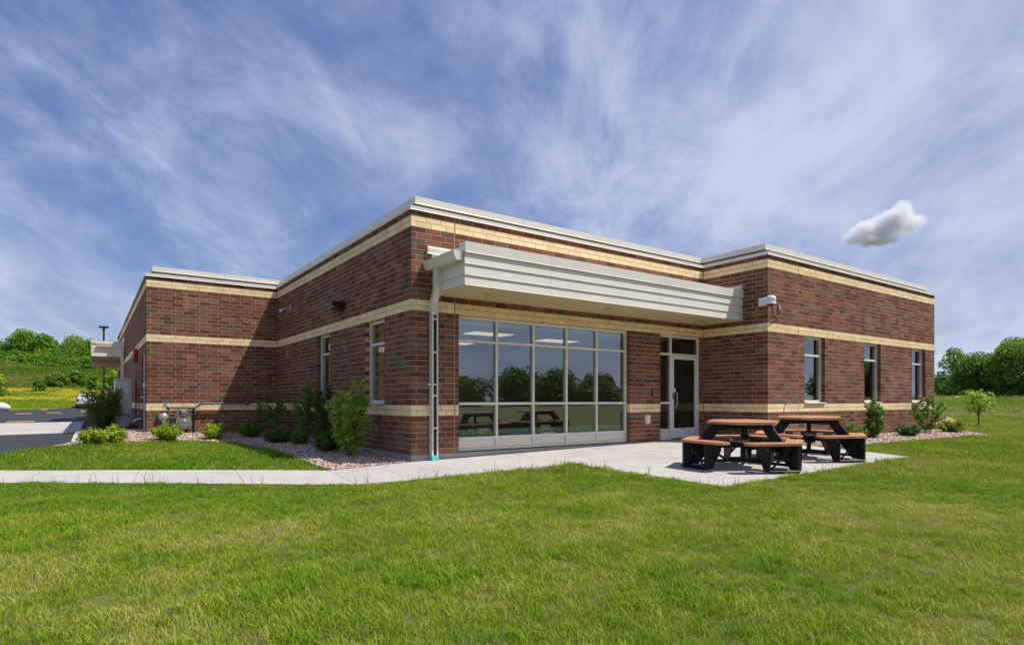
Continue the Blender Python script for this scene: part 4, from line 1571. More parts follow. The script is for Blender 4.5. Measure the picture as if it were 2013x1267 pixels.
# conduit at the corner of the wing
mb = MB(); mb.tube([(-3.51, 9.72, .28), (-3.51, 9.72, 2.42)], .02, 8); mb.bbox((-3.55, 9.68, 1.47), (-3.478, 9.76, 1.62), .008); mb.bbox((-3.60, 9.9, 1.19), (-3.48, 10.02, 1.23), .004)
tag(mb.build('conduit', M_STEEL), 'thin grey conduit running up the wing corner beside the side door', 'conduit')
# electrical cabinet
r = wallthing('electrical_cabinet', 'tall grey electrical cabinet on a pedestal beside the wing wall', 'cabinet', (-3.85, 14.1, g(-3.85, 14.1)))
part(r, 'pedestal', M_CABINET, lambda m: m.bbox((-.17, -.05, 0), (.17, .5, .42), .01))
part(r, 'body', M_CABINET, lambda m: m.bbox((-.24, -.15, .42), (.24, .6, 1.56), .012))
part(r, 'door', M_CABINET, lambda m: m.bbox((-.22, -.165, .45), (.17, -.151, 1.53), .006))
part(r, 'hood', M_CABINET, lambda m: m.bbox((-.26, -.18, 1.56), (.26, .63, 1.60), .01))
part(r, 'latch', M_STEEL, lambda m: m.bbox((.10, -.18, .95), (.13, -.166, 1.10), .004))

# ------------------------------------------------------------------ lamp post, car, boulder
zl = g(-3.83, 50.7)
r = wallthing('lamp_post', 'tall thin dark lamp post at the edge of the car park', 'lamp post', (-3.83, 50.7, zl))
part(r, 'base', M_KERB, lambda m: m.lathe([(.28, 0), (.28, .5), (.26, .55)], 14), True)
part(r, 'pole', M_DARK, lambda m: m.bbox((-.07, -.07, .55), (.07, .07, 7.0), .01))
part(r, 'lamp_head', M_DARK, lambda m: (m.bbox((-.34, -.18, 7.0), (.34, .18, 7.16), .03), m.bbox((-.10, -.10, 6.85), (.10, .10, 7.02), .01)))
mb = MB()
ico = bmesh.new(); bmesh.ops.create_icosphere(ico, subdivisions=3, radius=0.5)
vv = [v.co.copy() for v in ico.verts]
ff = [[x.index for x in fc.verts] for fc in ico.faces]
ico.free()
sn = lambda p: 0.13 * math.sin(5 * p.x + 1) * math.cos(4 * p.y) + .08 * math.sin(9 * p.z + 3 * p.x)
mb.add([Vector((p.x * 1.5, p.y * 1.1, p.z * 0.95)) * (1 + sn(p)) for p in vv], ff)
M_BOULDER = simple('pale_boulder', lin(205, 200, 190), 0.9, 0, 0.2, 3, 0.5, 8)
b_ = mb.build('boulder', M_BOULDER, smooth=True)
b_.location = (-11.1, 57.3, g(-11.1, 57.3) + .28)
tag(b_, 'pale rounded boulder on the grass at the car park edge', 'boulder')


def make_car(x, y):
    z = g(x, y) + .012
    r = wallthing('parked_car', 'white car parked with its rear to the building in the car park', 'car', (x, y, z))
    M_CARW = simple('white_car_paint', lin(216, 220, 226), 0.22, 0.0, 0.03, 1.0)
    M_CARG = simple('dark_car_glass', lin(24, 28, 32), 0.1, 0.0, 0.05)
    M_TYRE = simple('tyre_rubber', lin(26, 26, 27), 0.8, 0, 0.1)
    M_TAIL = simple('tail_lamp_red', lin(150, 12, 20), 0.2, 0, 0.05)
    # side profile stations along y (rear = 0): (y, half width low, half width high, z low, z belt, z roof, half roof)
    st = [(0.0, .78, .80, .42, .98, 1.02, .70), (.12, .86, .88, .34, 1.04, 1.30, .62), (.45, .90, .90, .30, 1.05, 1.58, .60), (1.2, .92, .91, .28, 1.02, 1.66, .62), (2.3, .92, .90, .28, 1.0, 1.62, .60),
          (3.0, .92, .89, .28, .98, 1.30, .60), (3.5, .91, .86, .28, .95, .99, .66), (4.2, .86, .80, .30, .82, .86, .60), (4.45, .74, .70, .40, .66, .70, .50)]

    def body(m):
        n = 10
        vs, fs = [], []
        for (yy, a, b, zlw, zb_, zr, hr) in st:
            ring = [(-a * .9, zlw), (-a, zlw + .15), (-a, (zlw + zb_) / 2), (-b, zb_), (-hr, zr), (hr, zr), (b, zb_), (a, (zlw + zb_) / 2), (a, zlw + .15), (a * .9, zlw)]
            vs += [(px_, yy, pz) for px_, pz in ring]
        for i in range(len(st) - 1):
            for k in range(n):
                fs.append((i * n + k, i * n + (k + 1) % n, (i + 1) * n + (k + 1) % n, (i + 1) * n + k))
        fs.append(tuple(range(n)))
        fs.append(tuple(range(len(vs) - 1, len(vs) - n - 1, -1)))
        m.add(vs, fs)
    bo = part(r, 'body', M_CARW, body, True)
    part(r, 'rear_window', M_CARG, lambda m: m.add([(-.66, .05, 1.08), (.66, .05, 1.08), (.56, .22, 1.46), (-.56, .22, 1.46), (-.66, .10, 1.08), (.66, .10, 1.08), (.56, .27, 1.46), (-.56, .27, 1.46)],
                                                   [(0, 1, 2, 3), (7, 6, 5, 4), (0, 4, 5, 1), (1, 5, 6, 2), (2, 6, 7, 3), (3, 7, 4, 0)]))
    for sg in (-1, 1):
        part(r, 'side_window', M_CARG, lambda m: m.add([(sg * .915, .55, 1.08), (sg * .915, 2.95, 1.05), (sg * .66, 2.4, 1.52), (sg * .66, .75, 1.54), (sg * .87, .55, 1.08), (sg * .87, 2.95, 1.05), (sg * .62, 2.4, 1.52), (sg * .62, .75, 1.54)],
                                                       [(0, 1, 2, 3), (7, 6, 5, 4), (0, 4, 5, 1), (1, 5, 6, 2), (2, 6, 7, 3), (3, 7, 4, 0)]))
        part(r, 'tail_light', M_TAIL, lambda m: m.bbox((sg * .60 if sg > 0 else -.84, -.03, .86), (.84 if sg > 0 else sg * .60, .10, 1.06), .02))
        part(r, 'mirror', M_CARW, lambda m: m.bbox((sg * .92 if sg > 0 else -1.10, 2.75, 1.0), (1.10 if sg > 0 else -.92, 2.9, 1.16), .03))
        for yy in (.85, 3.55):
            wq = part(r, 'wheel', M_TYRE, lambda m: m.cyl((sg * .70, yy, .33), (sg * .93, yy, .33), .33, n=20), True)
            part(wq, 'rim', M_STEEL, lambda m: m.cyl((sg * .92, yy, .33), (sg * .94, yy, .33), .21, n=14), True)
    part(r, 'bumper', M_BLACK, lambda m: m.bbox((-.84, -.06, .34), (.84, .06, .54), .03))
    part(r, 'licence_plate', M_WHITE, lambda m: m.bbox((-.16, -.02, .74), (.16, .03, .84), .005))
    return r


make_car(-5.15, 71.2)

# ------------------------------------------------------------------ foliage
M_SPIREA = leaf_mat('lime_leaf', lin(96, 128, 30), lin(138, 168, 38), lin(188, 200, 60), 0.35)
M_SPIREA2 = leaf_mat('fresh_green_leaf', lin(66, 110, 30), lin(88, 138, 38), lin(124, 164, 54), 0.35)
M_DARKLEAF = leaf_mat('dark_green_leaf', lin(50, 80, 30), lin(74, 108, 38), lin(108, 138, 54), 0.3)
M_TALLLEAF = leaf_mat('tall_shrub_leaf', lin(74, 114, 40), lin(104, 142, 52), lin(146, 172, 74), 0.35)
M_WILLOW = leaf_mat('long_bright_leaf', lin(96, 140, 36), lin(138, 178, 52), lin(188, 210, 88), 0.42)
M_GOLD = leaf_mat('gold_tipped_leaf', lin(60, 92, 32), lin(110, 138, 40), lin(206, 196, 74), 0.3)
M_TREE1 = leaf_mat('tree_leaf', lin(76, 116, 28), lin(112, 150, 42), lin(156, 184, 70), 0.45)
M_TREE2 = leaf_mat('tree_leaf_bright', lin(66, 112, 20), lin(100, 146, 26), lin(150, 180, 46), 0.3)
M_TREE3 = leaf_mat('tree_leaf_dark', lin(62, 98, 28), lin(92, 128, 40), lin(132, 162, 62), 0.42)
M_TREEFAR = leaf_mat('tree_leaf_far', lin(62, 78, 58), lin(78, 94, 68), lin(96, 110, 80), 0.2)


def leaves(centres, normals, size, aspect, rg, jitter=0.7, fold=0.0):
    """diamond leaves as quads; size may be an array"""
    n = len(centres)
    d = normals + rg.normal(0, jitter, (n, 3))
    d /= np.linalg.norm(d, axis=1, keepdims=True) + 1e-9
    a = rg.normal(0, 1, (n, 3))
    u = np.cross(d, a); u /= np.linalg.norm(u, axis=1, keepdims=True) + 1e-9
    v = np.cross(d, u)
    s = (np.asarray(size) * (0.7 + 0.6 * rg.random(n)))[:, None]
    P = np.stack([centres + u * s, centres + v * s * aspect + d * s * 0.15, centres - u * s, centres - v * s * aspect + d * s * 0.15], 1)
    return P.reshape(-1, 3), np.arange(n * 4).reshape(n, 4)


def crown_pts(lobes, n, rg, shell=0.55):
    """points in a union of ellipsoid lobes, thicker toward their skins"""
    L = np.array(lobes, float)
    wgt = (L[:, 3] * L[:, 4] * L[:, 5]) ** (2 / 3)
    k = rg.choice(len(L), n, p=wgt / wgt.sum())
    d = rg.normal(0, 1, (n, 3)); d /= np.linalg.norm(d, axis=1, keepdims=True)
    r = shell + (1.04 - shell) * rg.random(n) ** 0.6
    c = L[k, :3] + d * L[k, 3:6] * r[:, None]
    return c, d, k


def tree(name, label, cat, group, x, y, height, width, mat, seed, nleaf=5000, leaf=0.20, trunk_h=0.28, lobes_n=16, bark=None, low=0.25, cache={}, sink=0.0):
    rg = np.random.default_rng(seed)
    z = g(x, y) - sink
    root = empty(name, (x, y, z))
    tag(root, label, cat, group)
    W = width / 2
    lobes = []
    ch = height * (1 - low)
    for i in range(lobes_n):
        t = (i + 0.5) / lobes_n
        zz = height * low + ch * (0.08 + 0.80 * t)
        prof = math.sin(PI * min(1, 0.18 + 0.80 * t)) ** 0.7
        a = i * 2.4 + rg.random() * 0.9
        rr = W * prof * (0.35 + 0.45 * rg.random())
        lr = W * (0.28 + 0.20 * rg.random()) * (0.75 + 0.4 * prof)
        lobes.append((rr * math.cos(a), rr * math.sin(a), zz, lr, lr, lr * 0.72))
    c, d, k = crown_pts(lobes, nleaf, rg, 0.45)
    lump = rg.random(len(lobes))[k] * 0.35
    keep = rg.random(nleaf) < (0.55 + 0.45 * (np.sin(c[:, 0] * 3.1 / W * 2) * np.sin(c[:, 1] * 2.9 / W * 2 + 1) * np.sin(c[:, 2] * 4.0 / W * 2 + 2) > -0.25))
    c, d, lump = c[keep], d[keep], lump[keep]
    P, F = leaves(c, d * 0.5 + np.array([0, 0, 0.5]), leaf, 0.62, rg, 0.6)
    tone = np.clip(0.15 + lump + 0.5 * rg.random(len(c)), 0, 1)
    fast_mesh('crown', P, F, mat, tone, root)
    mb = MB()
    r0 = max(0.02, height * 0.022)
    top = height * 0.75
    mb.tube([(0, 0, -.15), (r0 * .4, 0, height * .12), (-r0 * .6, r0 * .5, height * .4), (r0, 0, top)], [r0 * 1.25, r0, r0 * .7, r0 * .2], 7)
    for lb in lobes[:: max(1, lobes_n // 8)]:
        zs = min(lb[2] * .55, top * .8)
        mb.tube([(0, 0, zs), (lb[0] * .5, lb[1] * .5, (zs + lb[2]) / 2), (lb[0] * .95, lb[1] * .95, lb[2])], [r0 * .45, r0 * .3, r0 * .1], 5)
    mb.build('trunk', bark or M_BARK, root)
    return root


def spirea(label, x, y, w_, h_, mat, seed, leaf=0.026, n=2600, name='low_bush', group='low bushes in the gravel beds'):
    """mounded bush of many upright twigs"""
    rg = np.random.default_rng(seed)
    root = empty(name, (x, y, g(x, y)))
    tag(root, label, 'bush', group)
    mb = MB()
    C, N, T = [], [], []
    nt_ = 46
    for i in range(nt_):
        a = rg.random() * 2 * PI
        r = math.sqrt(rg.random()) * w_ / 2
        hh = h_ * (1 - 0.45 * (r / (w_ / 2)) ** 2) * (0.75 + 0.4 * rg.random())
        b = Vector((0.25 * r * math.cos(a), 0.25 * r * math.sin(a), 0))
        t = Vector((r * math.cos(a), r * math.sin(a), hh))
        m = b.lerp(t, .5) + Vector((0, 0, .1 * hh))
        mb.tube([b, m, t], [.006, .004, .002], 4, False)
        k = n // nt_
        tone = rg.random() * 0.4
        s = 0.12 + 0.88 * rg.random(k) ** 0.7
        p0, p1, p2 = np.array(b), np.array(m), np.array(t)
        pts = ((1 - s) ** 2)[:, None] * p0 + (2 * s * (1 - s))[:, None] * p1 + (s ** 2)[:, None] * p2
        o = rg.normal(0, 1, (k, 3)); o /= np.linalg.norm(o, axis=1, keepdims=True)
        C.append(pts + o * (0.03 + .035 * rg.random((k, 1))))
        N.append(o + np.array([0, 0, .6]))
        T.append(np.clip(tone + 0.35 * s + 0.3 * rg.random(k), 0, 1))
    C, N, T = np.concatenate(C), np.concatenate(N), np.concatenate(T)
    P, F = leaves(C, N, leaf, 0.55, rg, 0.5)
    P[:, 2] = np.maximum(P[:, 2], 0.005)
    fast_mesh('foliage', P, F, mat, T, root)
    mb.build('stems', M_TWIG, root)
    return root


def tall_shrub(label, x, y, w_, h_, mat, seed, nstem=9, leaf=0.035, n=2200, aspect=0.5, spread=0.6, name='tall_shrub', group='tall shrubs against the brick walls', lean=(0, 0), low=0.12):
    """upright shrub: rising stems with side twigs and leaves along them"""
    rg = np.random.default_rng(seed)
    root = empty(name, (x, y, g(x, y)))
    tag(root, label, 'shrub', group)
    mb = MB()
    C, N, T = [], [], []
    k = n // (nstem * 6)
    for i in range(nstem):
        a = 2 * PI * (i + rg.random()) / nstem
        r = w_ / 2 * (0.25 + 0.75 * rg.random())
        hh = h_ * (0.55 + 0.45 * rg.random()) if i else h_
        b = Vector((.03 * math.cos(a), .03 * math.sin(a), -.02))
        t = Vector((r * spread * math.cos(a) + lean[0], r * spread * math.sin(a) + lean[1], hh))
        m = b.lerp(t, .5) + Vector((.25 * r * math.cos(a), .25 * r * math.sin(a), .05 * hh))
        mb.tube([b, m, t], [.010, .007, .002], 5, False)
        st = rg.random() * .3
        tw = []
        for q in range(5):
            s = low + (0.97 - low) * (q + rg.random()) / 5
            p = b * (1 - s) ** 2 + m * 2 * s * (1 - s) + t * s ** 2
            a2 = a + rg.normal(0, 1.3)
            ln = w_ * (.16 + .26 * rg.random()) * (1.15 - .55 * s)
            e = p + Vector((math.cos(a2) * ln, math.sin(a2) * ln, ln * (.5 + .7 * rg.random())))
            mb.tube([p, p.lerp(e, .5) + Vector((0, 0, .02)), e], [.004, .003, .0015], 4, False)
            tw.append((p, e))
        tw.append((m, t))
        for p, e in tw:
            s = rg.random(k) ** .8
            p_, e_ = np.array(p), np.array(e)
            o = rg.normal(0, 1, (k, 3)); o /= np.linalg.norm(o, axis=1, keepdims=True)
            C.append(p_ + (e_ - p_) * s[:, None] + o * leaf * (.6 + 1.0 * rg.random((k, 1))))
            N.append(o * .6 + np.array([0, 0, .7]))
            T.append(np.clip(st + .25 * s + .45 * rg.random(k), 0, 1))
    C, N, T = np.concatenate(C), np.concatenate(N), np.concatenate(T)
    P, F = leaves(C, N, leaf, aspect, rg, 0.6)
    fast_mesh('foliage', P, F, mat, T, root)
    mb.build('stems', M_TWIG, root)
    return root


# beds: positions were read off the photograph on the sloping ground
spirea('lime green low bush at the outer end of the gravel bed below the dark shrub', -4.70, 6.95, .62, .40, M_SPIREA, 1)
spirea('lime green low bush between the outermost bush and the gas meter', -4.25, 7.60, .66, .42, M_SPIREA, 2)
spirea('lime green low bush in front of the grey gas meter', -3.12, 7.95, .78, .46, M_SPIREA, 3)
spirea('round lime green bush below the end of the gas pipe', -1.98, 8.05, .66, .47, M_SPIREA, 4)
spirea('darker green low bush in the building shade near the inner corner', -.98, 8.3, .70, .46, M_SPIREA2, 5)
tall_shrub('large dark feathery shrub in front of the electrical cabinet', -4.40, 12.6, 1.15, 1.32, M_TALLLEAF, 6, 48, .050, 6800, .17, 1.0, low=.03)
tall_shrub('thin airy shrub standing in the inner corner of the walls', -.55, 7.9, .95, 1.35, M_TALLLEAF, 7, 6, .036, 1500, .5, .75, low=.25)
spirea('dark low bush right below the airy corner shrub', -.92, 5.6, .78, .40, M_DARKLEAF, 8)
spirea('small green bush between two dark low bushes by the side wall', -.70, 4.55, .42, .38, M_SPIREA2, 9, n=1500)
tall_shrub('tall grey-green shrub below the farther narrow window', -.33, 5.35, .80, 1.45, M_TALLLEAF, 10, 9, .036, 2600, .5, .6)
tall_shrub('tall dark shrub behind the bright long-leaved one', -.40, 3.75, .62, 1.45, M_DARKLEAF, 11, 9, .036, 2600, .5, .5)
spirea('very dark low bush at the foot of the bright long-leaved shrub', -.72, 2.45, .70, .42, M_DARKLEAF, 12)
tall_shrub('bright green shrub with long narrow leaves, nearest the sidewalk by the side wall', -.62, 1.35, .92, 1.40, M_WILLOW, 13, 12, .062, 2100, .22, .80, low=.06)
spirea('gold and green low bush seen through the rear picnic table', 11.9, -2.25, .62, .30, M_GOLD, 14, n=1700)
spirea('green low bush left of the first tall shrub on the long wall', 11.35, -2.35, .50, .40, M_SPIREA2, 15, n=1600)
spirea('green low bush just behind the rear picnic table leg', 12.5, -2.3, .5, .38, M_SPIREA2, 16, n=1600)
tall_shrub('leafy tall shrub below the middle window of the long wall', 12.25, -2.55, .62, 1.10, M_TALLLEAF, 17, 9, .034, 2300, .55, .6)
spirea('dark green low bush between the two tall shrubs of the long wall', 13.75, -2.75, .66, .34, M_DARKLEAF, 18)
tall_shrub('open twiggy tall shrub below the last window of the long wall', 15.85, -2.45, .9, 1.08, M_TALLLEAF, 19, 8, .036, 1700, .55, .85)
spirea('dark low bush with yellow tips at the far end of the gravel bed', 16.9, -2.75, .95, .38, M_GOLD, 20, n=2800)

# sapling on the lawn
rg_ = 31
tree('young_tree', 'thin young tree alone on the lawn beyond the gravel bed', 'young tree', None, 23.3, -1.5, 1.45, 1.25, M_WILLOW, 31, 480, .07, lobes_n=10, low=.38, bark=M_TWIG)

# right-hand tree line beyond the field: bearing by pixel column, distance as depth
def bearing(u, dep):
    a = (u - 1007.5) / 1170.6
    return (CAM[0] + dep * (math.sin(YAW) + a * math.cos(YAW)), CAM[1] + dep * (math.cos(YAW) - a * math.sin(YAW)))


def hz(v, dep):
    return CAM[2] + (785.5 - v) * dep / 1170.6


RT = [(1880, 82, 678, 96, M_TREE1, 'airy light green tree nearest the building at the field edge', 40, 4200, .16),
      (1930, 70, 694, 112, M_TREE3, 'broad dark tree with low branches in front of the airy one', 41, 12000, .14),
      (1997, 66, 658, 116, M_TREE1, 'tallest tree of the field edge, at the frame side', 42, 13000, .14),
      (2050, 62, 668, 140, M_TREE3, 'dark tree beyond the tallest tree of the field edge', 43, 9000, .15),
      (1962, 84, 688, 90, M_TREE1, 'tree half hidden between the broad dark tree and the tallest one', 44, 8000, .15)]
for (u, dep, vt, wpx, mt, lab, sd, nl, lf) in RT:
    x, y = bearing(u, dep)
    zb = g(x, y)
    tree('field_tree', lab, 'tree', 'trees along the field edge', x, y, hz(vt, dep) - zb, wpx * dep / 1170, mt, sd, nl, lf, lobes_n=10 if sd == 40 else 22, low=.16 if sd == 41 else .06)
ORD = ['first', 'second', 'third', 'fourth', 'fifth', 'sixth', 'seventh', 'eighth', 'ninth', 'tenth', 'eleventh', 'twelfth', 'thirteenth', 'fourteenth']
fd = [(1846, 190, 741, 60), (1878, 205, 738, 70), (1820, 200, 742, 60), (1915, 210, 737, 70), (1960, 200, 738, 70), (2005, 205, 738, 60)]
for i, (u, dep, vt, wpx) in enumerate(fd):
    x, y = bearing(u, dep)
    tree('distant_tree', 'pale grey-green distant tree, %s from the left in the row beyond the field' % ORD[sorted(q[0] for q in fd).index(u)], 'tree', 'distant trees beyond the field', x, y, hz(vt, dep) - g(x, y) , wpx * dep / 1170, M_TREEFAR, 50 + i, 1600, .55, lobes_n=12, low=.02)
# field-edge bushes below the trees
for i, (u, dep, vt, wpx) in enumerate(((1860, 70, 758, 40), (1905, 66, 766, 30), (1992, 62, 768, 26), (1950, 64, 769, 24))):
    x, y = bearing(u, dep)
    tree('field_bush', ['low bush under the airy field tree', 'low bush at the foot of the broad dark tree', 'small bush under the tallest field tree', 'low bush between the dark and tallest field trees'][i], 'bush', 'bushes at the field edge', x, y, hz(vt, dep) - g(x, y), wpx * dep / 1170, M_TREE3, 60 + i, 1300, .15, lobes_n=9, low=.0)

# left hillside
LT = [(48, 112, 644, 62, M_TREE2, 'tallest rounded tree on top of the hillside'), (86, 110, 652, 46, M_TREE2, 'second tall tree beside the tallest one on the hillside'),
      (14, 112, 680, 60, M_TREE1, 'tree at the left edge of the hillside top'), (-35, 112, 668, 80, M_TREE1, 'tree beyond the left edge of the hillside'),
      (120, 112, 676, 50, M_TREE2, 'bush-like tree right of the two tall hillside trees'), (150, 112, 660, 70, M_TREE1, 'dense tree crowning the hillside left of the lamp post'),
      (186, 110, 664, 60, M_TREE2, 'dense tree on the hillside behind the lamp post'), (222, 108, 668, 44, M_TREE2, 'hillside tree close to the wing wall'), (250, 110, 672, 60, M_TREE1, 'hillside tree hidden behind the wing')]
for i, (u, dep, vt, wpx, mt, lab) in enumerate(LT):
    x, y = bearing(u, dep)
    tree('hillside_tree', lab, 'tree', 'trees on the hillside', x, y, hz(vt, dep) - g(x, y), wpx * dep / 1170 * 1.15, mt, 70 + i, 6500, .17, lobes_n=18, low=.03)
LB = [(10, 101, 700, 60), (46, 102, 698, 56), (82, 101, 692, 60), (118, 102, 690, 64), (152, 101, 694, 60), (186, 99, 696, 60), (216, 99, 700, 50), (-20, 101, 698, 60), (66, 97, 712, 46), (104, 96, 710, 56),
      (140, 97, 708, 56), (172, 96, 712, 48), (28, 97, 714, 48), (128, 93, 722, 34), (206, 94, 718, 40), (0, 96, 716, 46), (226, 95, 716, 40), (96, 104, 682, 66), (166, 104, 680, 60), (30, 105, 688, 60), (204, 103, 684, 50), (62, 105, 684, 56), (134, 105, 682, 56), (40, 86, 728, 34), (112, 84, 726, 40), (150, 86, 722, 38), (186, 82, 732, 30), (76, 80, 742, 24), (214, 84, 728, 36)]
for i, (u, dep, vt, wpx) in enumerate(LB):
    x, y = bearing(u, 104.5 + (dep - 92) * .32 if dep > 90 else dep + 10)
    rowof = lambda q: 3 if q < 90 else (0 if q < 98.5 else (1 if q < 102.5 else 2))
    row = rowof(dep)
    rk = sorted(q[0] for q in LB if rowof(q[1]) == row).index(u)
    tree('hillside_bush', 'green hillside bush, %s from the left in the %s row' % (ORD[rk], ['lower', 'middle', 'highest', 'scattered lowest'][row]), 'bush', 'bushes on the hillside', x, y, hz(vt, dep) - g(x, y), wpx * dep / 1170 * 1.1, [M_TREE1, M_TREE2, M_TREE2, M_SPIREA2][i % 4], 100 + i, 4200, .15, lobes_n=13, low=.0)
x, y = bearing(-2, 78)
tree('roadside_bush', 'yellow-green bush at the left edge of the flower meadow', 'bush', None, x, y, 3.2, 3.0, M_SPIREA, 140, 1600, .13, lobes_n=9, low=.0)
x, y = bearing(222, 60)
tree('roadside_bush', 'yellow-green young tree behind the lamp post near the wing wall', 'bush', None, x, y, 4.4, 2.6, M_SPIREA, 141, 1500, .12, lobes_n=9, low=.1)

# trees and houses across the road behind the camera, seen mirrored in the glass
MT = [(25, -72, 6.0, 7.5), (33.5, -70, 5.4, 6.5), (41, -67, 6.6, 8.0), (48, -63, 8.2, 9.5), (53.5, -60, 7.8, 9.0), (59, -57, 7.0, 8.0), (66, -55, 7.4, 6.5), (76, -44, 8.5, 8.0), (88, -36, 8.5, 9.0), (97, -44, 7.5, 9), (15, -76, 6.2, 8), (108, -30, 8, 9)]
for i, (x, y, h_, w_) in enumerate(MT):
    tree('mirrored_tree', 'dark tree reflected in the glass, %s of the mirrored row counted from the left' % ORD[sorted(range(len(MT)), key=lambda q: math.atan2(MT[q][0] - CAM[0], -MT[q][1] - CAM[1])).index(i)], 'tree', 'trees reflected in the glass', x, y, h_ * .68, w_ * 1.0, M_TREE3, 160 + i, 6500, .24, lobes_n=18, low=.02)
M_SIDING = simple('pale_siding', lin(140, 146, 156), 0.6, 0, 0.05)
M_SHINGLE = simple('grey_shingles', lin(92, 88, 86), 0.9, 0, 0.15, 6)


def house(x, y, w_, d_, h_, label):
    r = empty('house', (x, y, g(x, y)), 0.35)
    tag(r, label, 'house', 'houses reflected in the glass')
    part(r, 'wall', M_SIDING, lambda m: m.box((-w_ / 2, -d_ / 2, 0), (w_ / 2, d_ / 2, h_)))
    part(r, 'roof', M_SHINGLE, lambda m: m.prism([(-d_ / 2 - .4, h_), (d_ / 2 + .4, h_), (0, h_ + d_ * .32)], -w_ / 2 - .4, w_ / 2 + .4, Matrix(((0, 0, 1, 0), (1, 0, 0, 0), (0, 1, 0, 0), (0, 0, 0, 1)))))
    for k in range(3):
        wx = -w_ / 2 + w_ * (k + .5) / 3
        part(r, 'window', M_FRAME, lambda m: m.bbox((wx - .55, d_ / 2 + .001, .9), (wx + .55, d_ / 2 + .05, 2.1), .01))
        part(r, 'pane', M_BLACKM, lambda m: m.box((wx - .47, d_ / 2 + .04, .98), (wx + .47, d_ / 2 + .056, 2.02)))


house(78, -62, 8, 6.5, 2.5, 'small pale house seen as a reflection in the large window')

# ------------------------------------------------------------------ river rock, grass, weeds, flowers: uncountable, scattered with geometry nodes
def scatter(name, pts, rots, scl, tints, protos, seed=0):
    """one object: a point mesh whose points carry instances of the prototypes"""
    n = len(pts)
    me = bpy.data.meshes.new(name)
    me.vertices.add(n)
    me.vertices.foreach_set('co', np.ascontiguousarray(pts, dtype=np.float32).ravel())
    for nm, ty, arr in (('rot', 'FLOAT_VECTOR', rots), ('scl', 'FLOAT', scl), ('tint', 'FLOAT', tints)):
        at = me.attributes.new(nm, ty, 'POINT')
        at.data.foreach_set('vector' if ty == 'FLOAT_VECTOR' else 'value', np.ascontiguousarray(arr, dtype=np.float32).ravel())
    at = me.attributes.new('pick', 'INT', 'POINT')
    at.data.foreach_set('value', np.random.default_rng(seed).integers(0, len(protos), n).astype(np.int32))
    o = bpy.data.objects.new(name, me)
    COL.objects.link(o)
    pc = bpy.data.collections.new(name + '_kinds')
    for p in protos:
        for c in list(p.users_collection):
            c.objects.unlink(p)
        pc.objects.link(p)
    ng = bpy.data.node_groups.new(name + '_scatter', 'GeometryNodeTree')
    ng.interface.new_socket('Geometry', in_out='INPUT', socket_type='NodeSocketGeometry')
    ng.interface.new_socket('Geometry', in_out='OUTPUT', socket_type='NodeSocketGeometry')
    N_, L_ = ng.nodes, ng.links
    gi, go = N_.new('NodeGroupInput'), N_.new('NodeGroupOutput')
    ci = N_.new('GeometryNodeCollectionInfo')
    ci.inputs['Collection'].default_value = pc
    ci.inputs['Separate Children'].default_value = True
    ci.inputs['Reset Children'].default_value = True
    ip = N_.new('GeometryNodeInstanceOnPoints')
    ip.inputs['Pick Instance'].default_value = True

    def attr(nm, ty):
        a = N_.new('GeometryNodeInputNamedAttribute')
        a.data_type = ty
        a.inputs['Name'].default_value = nm
        return [s for s in a.outputs if s.enabled and s.name == 'Attribute'][0]
    L_.new(gi.outputs[0], ip.inputs['Points'])
    L_.new(ci.outputs[0], ip.inputs['Instance'])
    L_.new(attr('pick', 'INT'), ip.inputs['Instance Index'])
    L_.new(attr('rot', 'FLOAT_VECTOR'), ip.inputs['Rotation'])
    L_.new(attr('scl', 'FLOAT'), ip.inputs['Scale'])
    L_.new(ip.outputs[0], go.inputs[0])
    md = o.modifiers.new('scatter', 'NODES')
    md.node_group = ng
    o['kind'] = 'stuff'
    return o


def rock_proto(i):
    rg = np.random.default_rng(300 + i)
    b = bmesh.new()
    bmesh.ops.create_icosphere(b, subdivisions=1, radius=0.5)
    mb = MB()
    s = (1.0, 0.62 + .3 * rg.random(), 0.42 + .25 * rg.random())
    off = rg.normal(0, .05, (len(b.verts), 3))
    mb.add([Vector((v.co.x * s[0], v.co.y * s[1], v.co.z * s[2])) + Vector(off[v.index]) for v in b.verts], [[x.index for x in f.verts] for f in b.faces])
    b.free()
    return mb.build('rock_kind', M_ROCK, smooth=True)


def fill_rocks(name, poly, dens, seed, avoid=()):
    rg = np.random.default_rng(seed)
    xs, ys = [p[0] for p in poly], [p[1] for p in poly]
    A = (max(xs) - min(xs)) * (max(ys) - min(ys))
    n = int(A * dens)
    x, y = rg.uniform(min(xs), max(xs), n), rg.uniform(min(ys), max(ys), n)
    ok = inpoly(x, y, poly)
    x, y = x[ok], y[ok]
    n = len(x)
    z = G(x, y) + 0.012 + 0.018 * rg.random(n)
    o = scatter(name, np.stack([x, y, z], 1), np.stack([rg.normal(0, .35, n), rg.normal(0, .35, n), rg.uniform(0, 6.28, n)], 1), 0.038 + 0.034 * rg.random(n) ** 2, rg.random(n), [rock_proto(seed * 10 + i) for i in range(5)], seed)
    tag(o, 'pinkish grey river rock covering the planting bed', 'gravel')


fill_rocks('gravel', BED_L, 900, 1)
fill_rocks('gravel', BED_R, 800, 2)

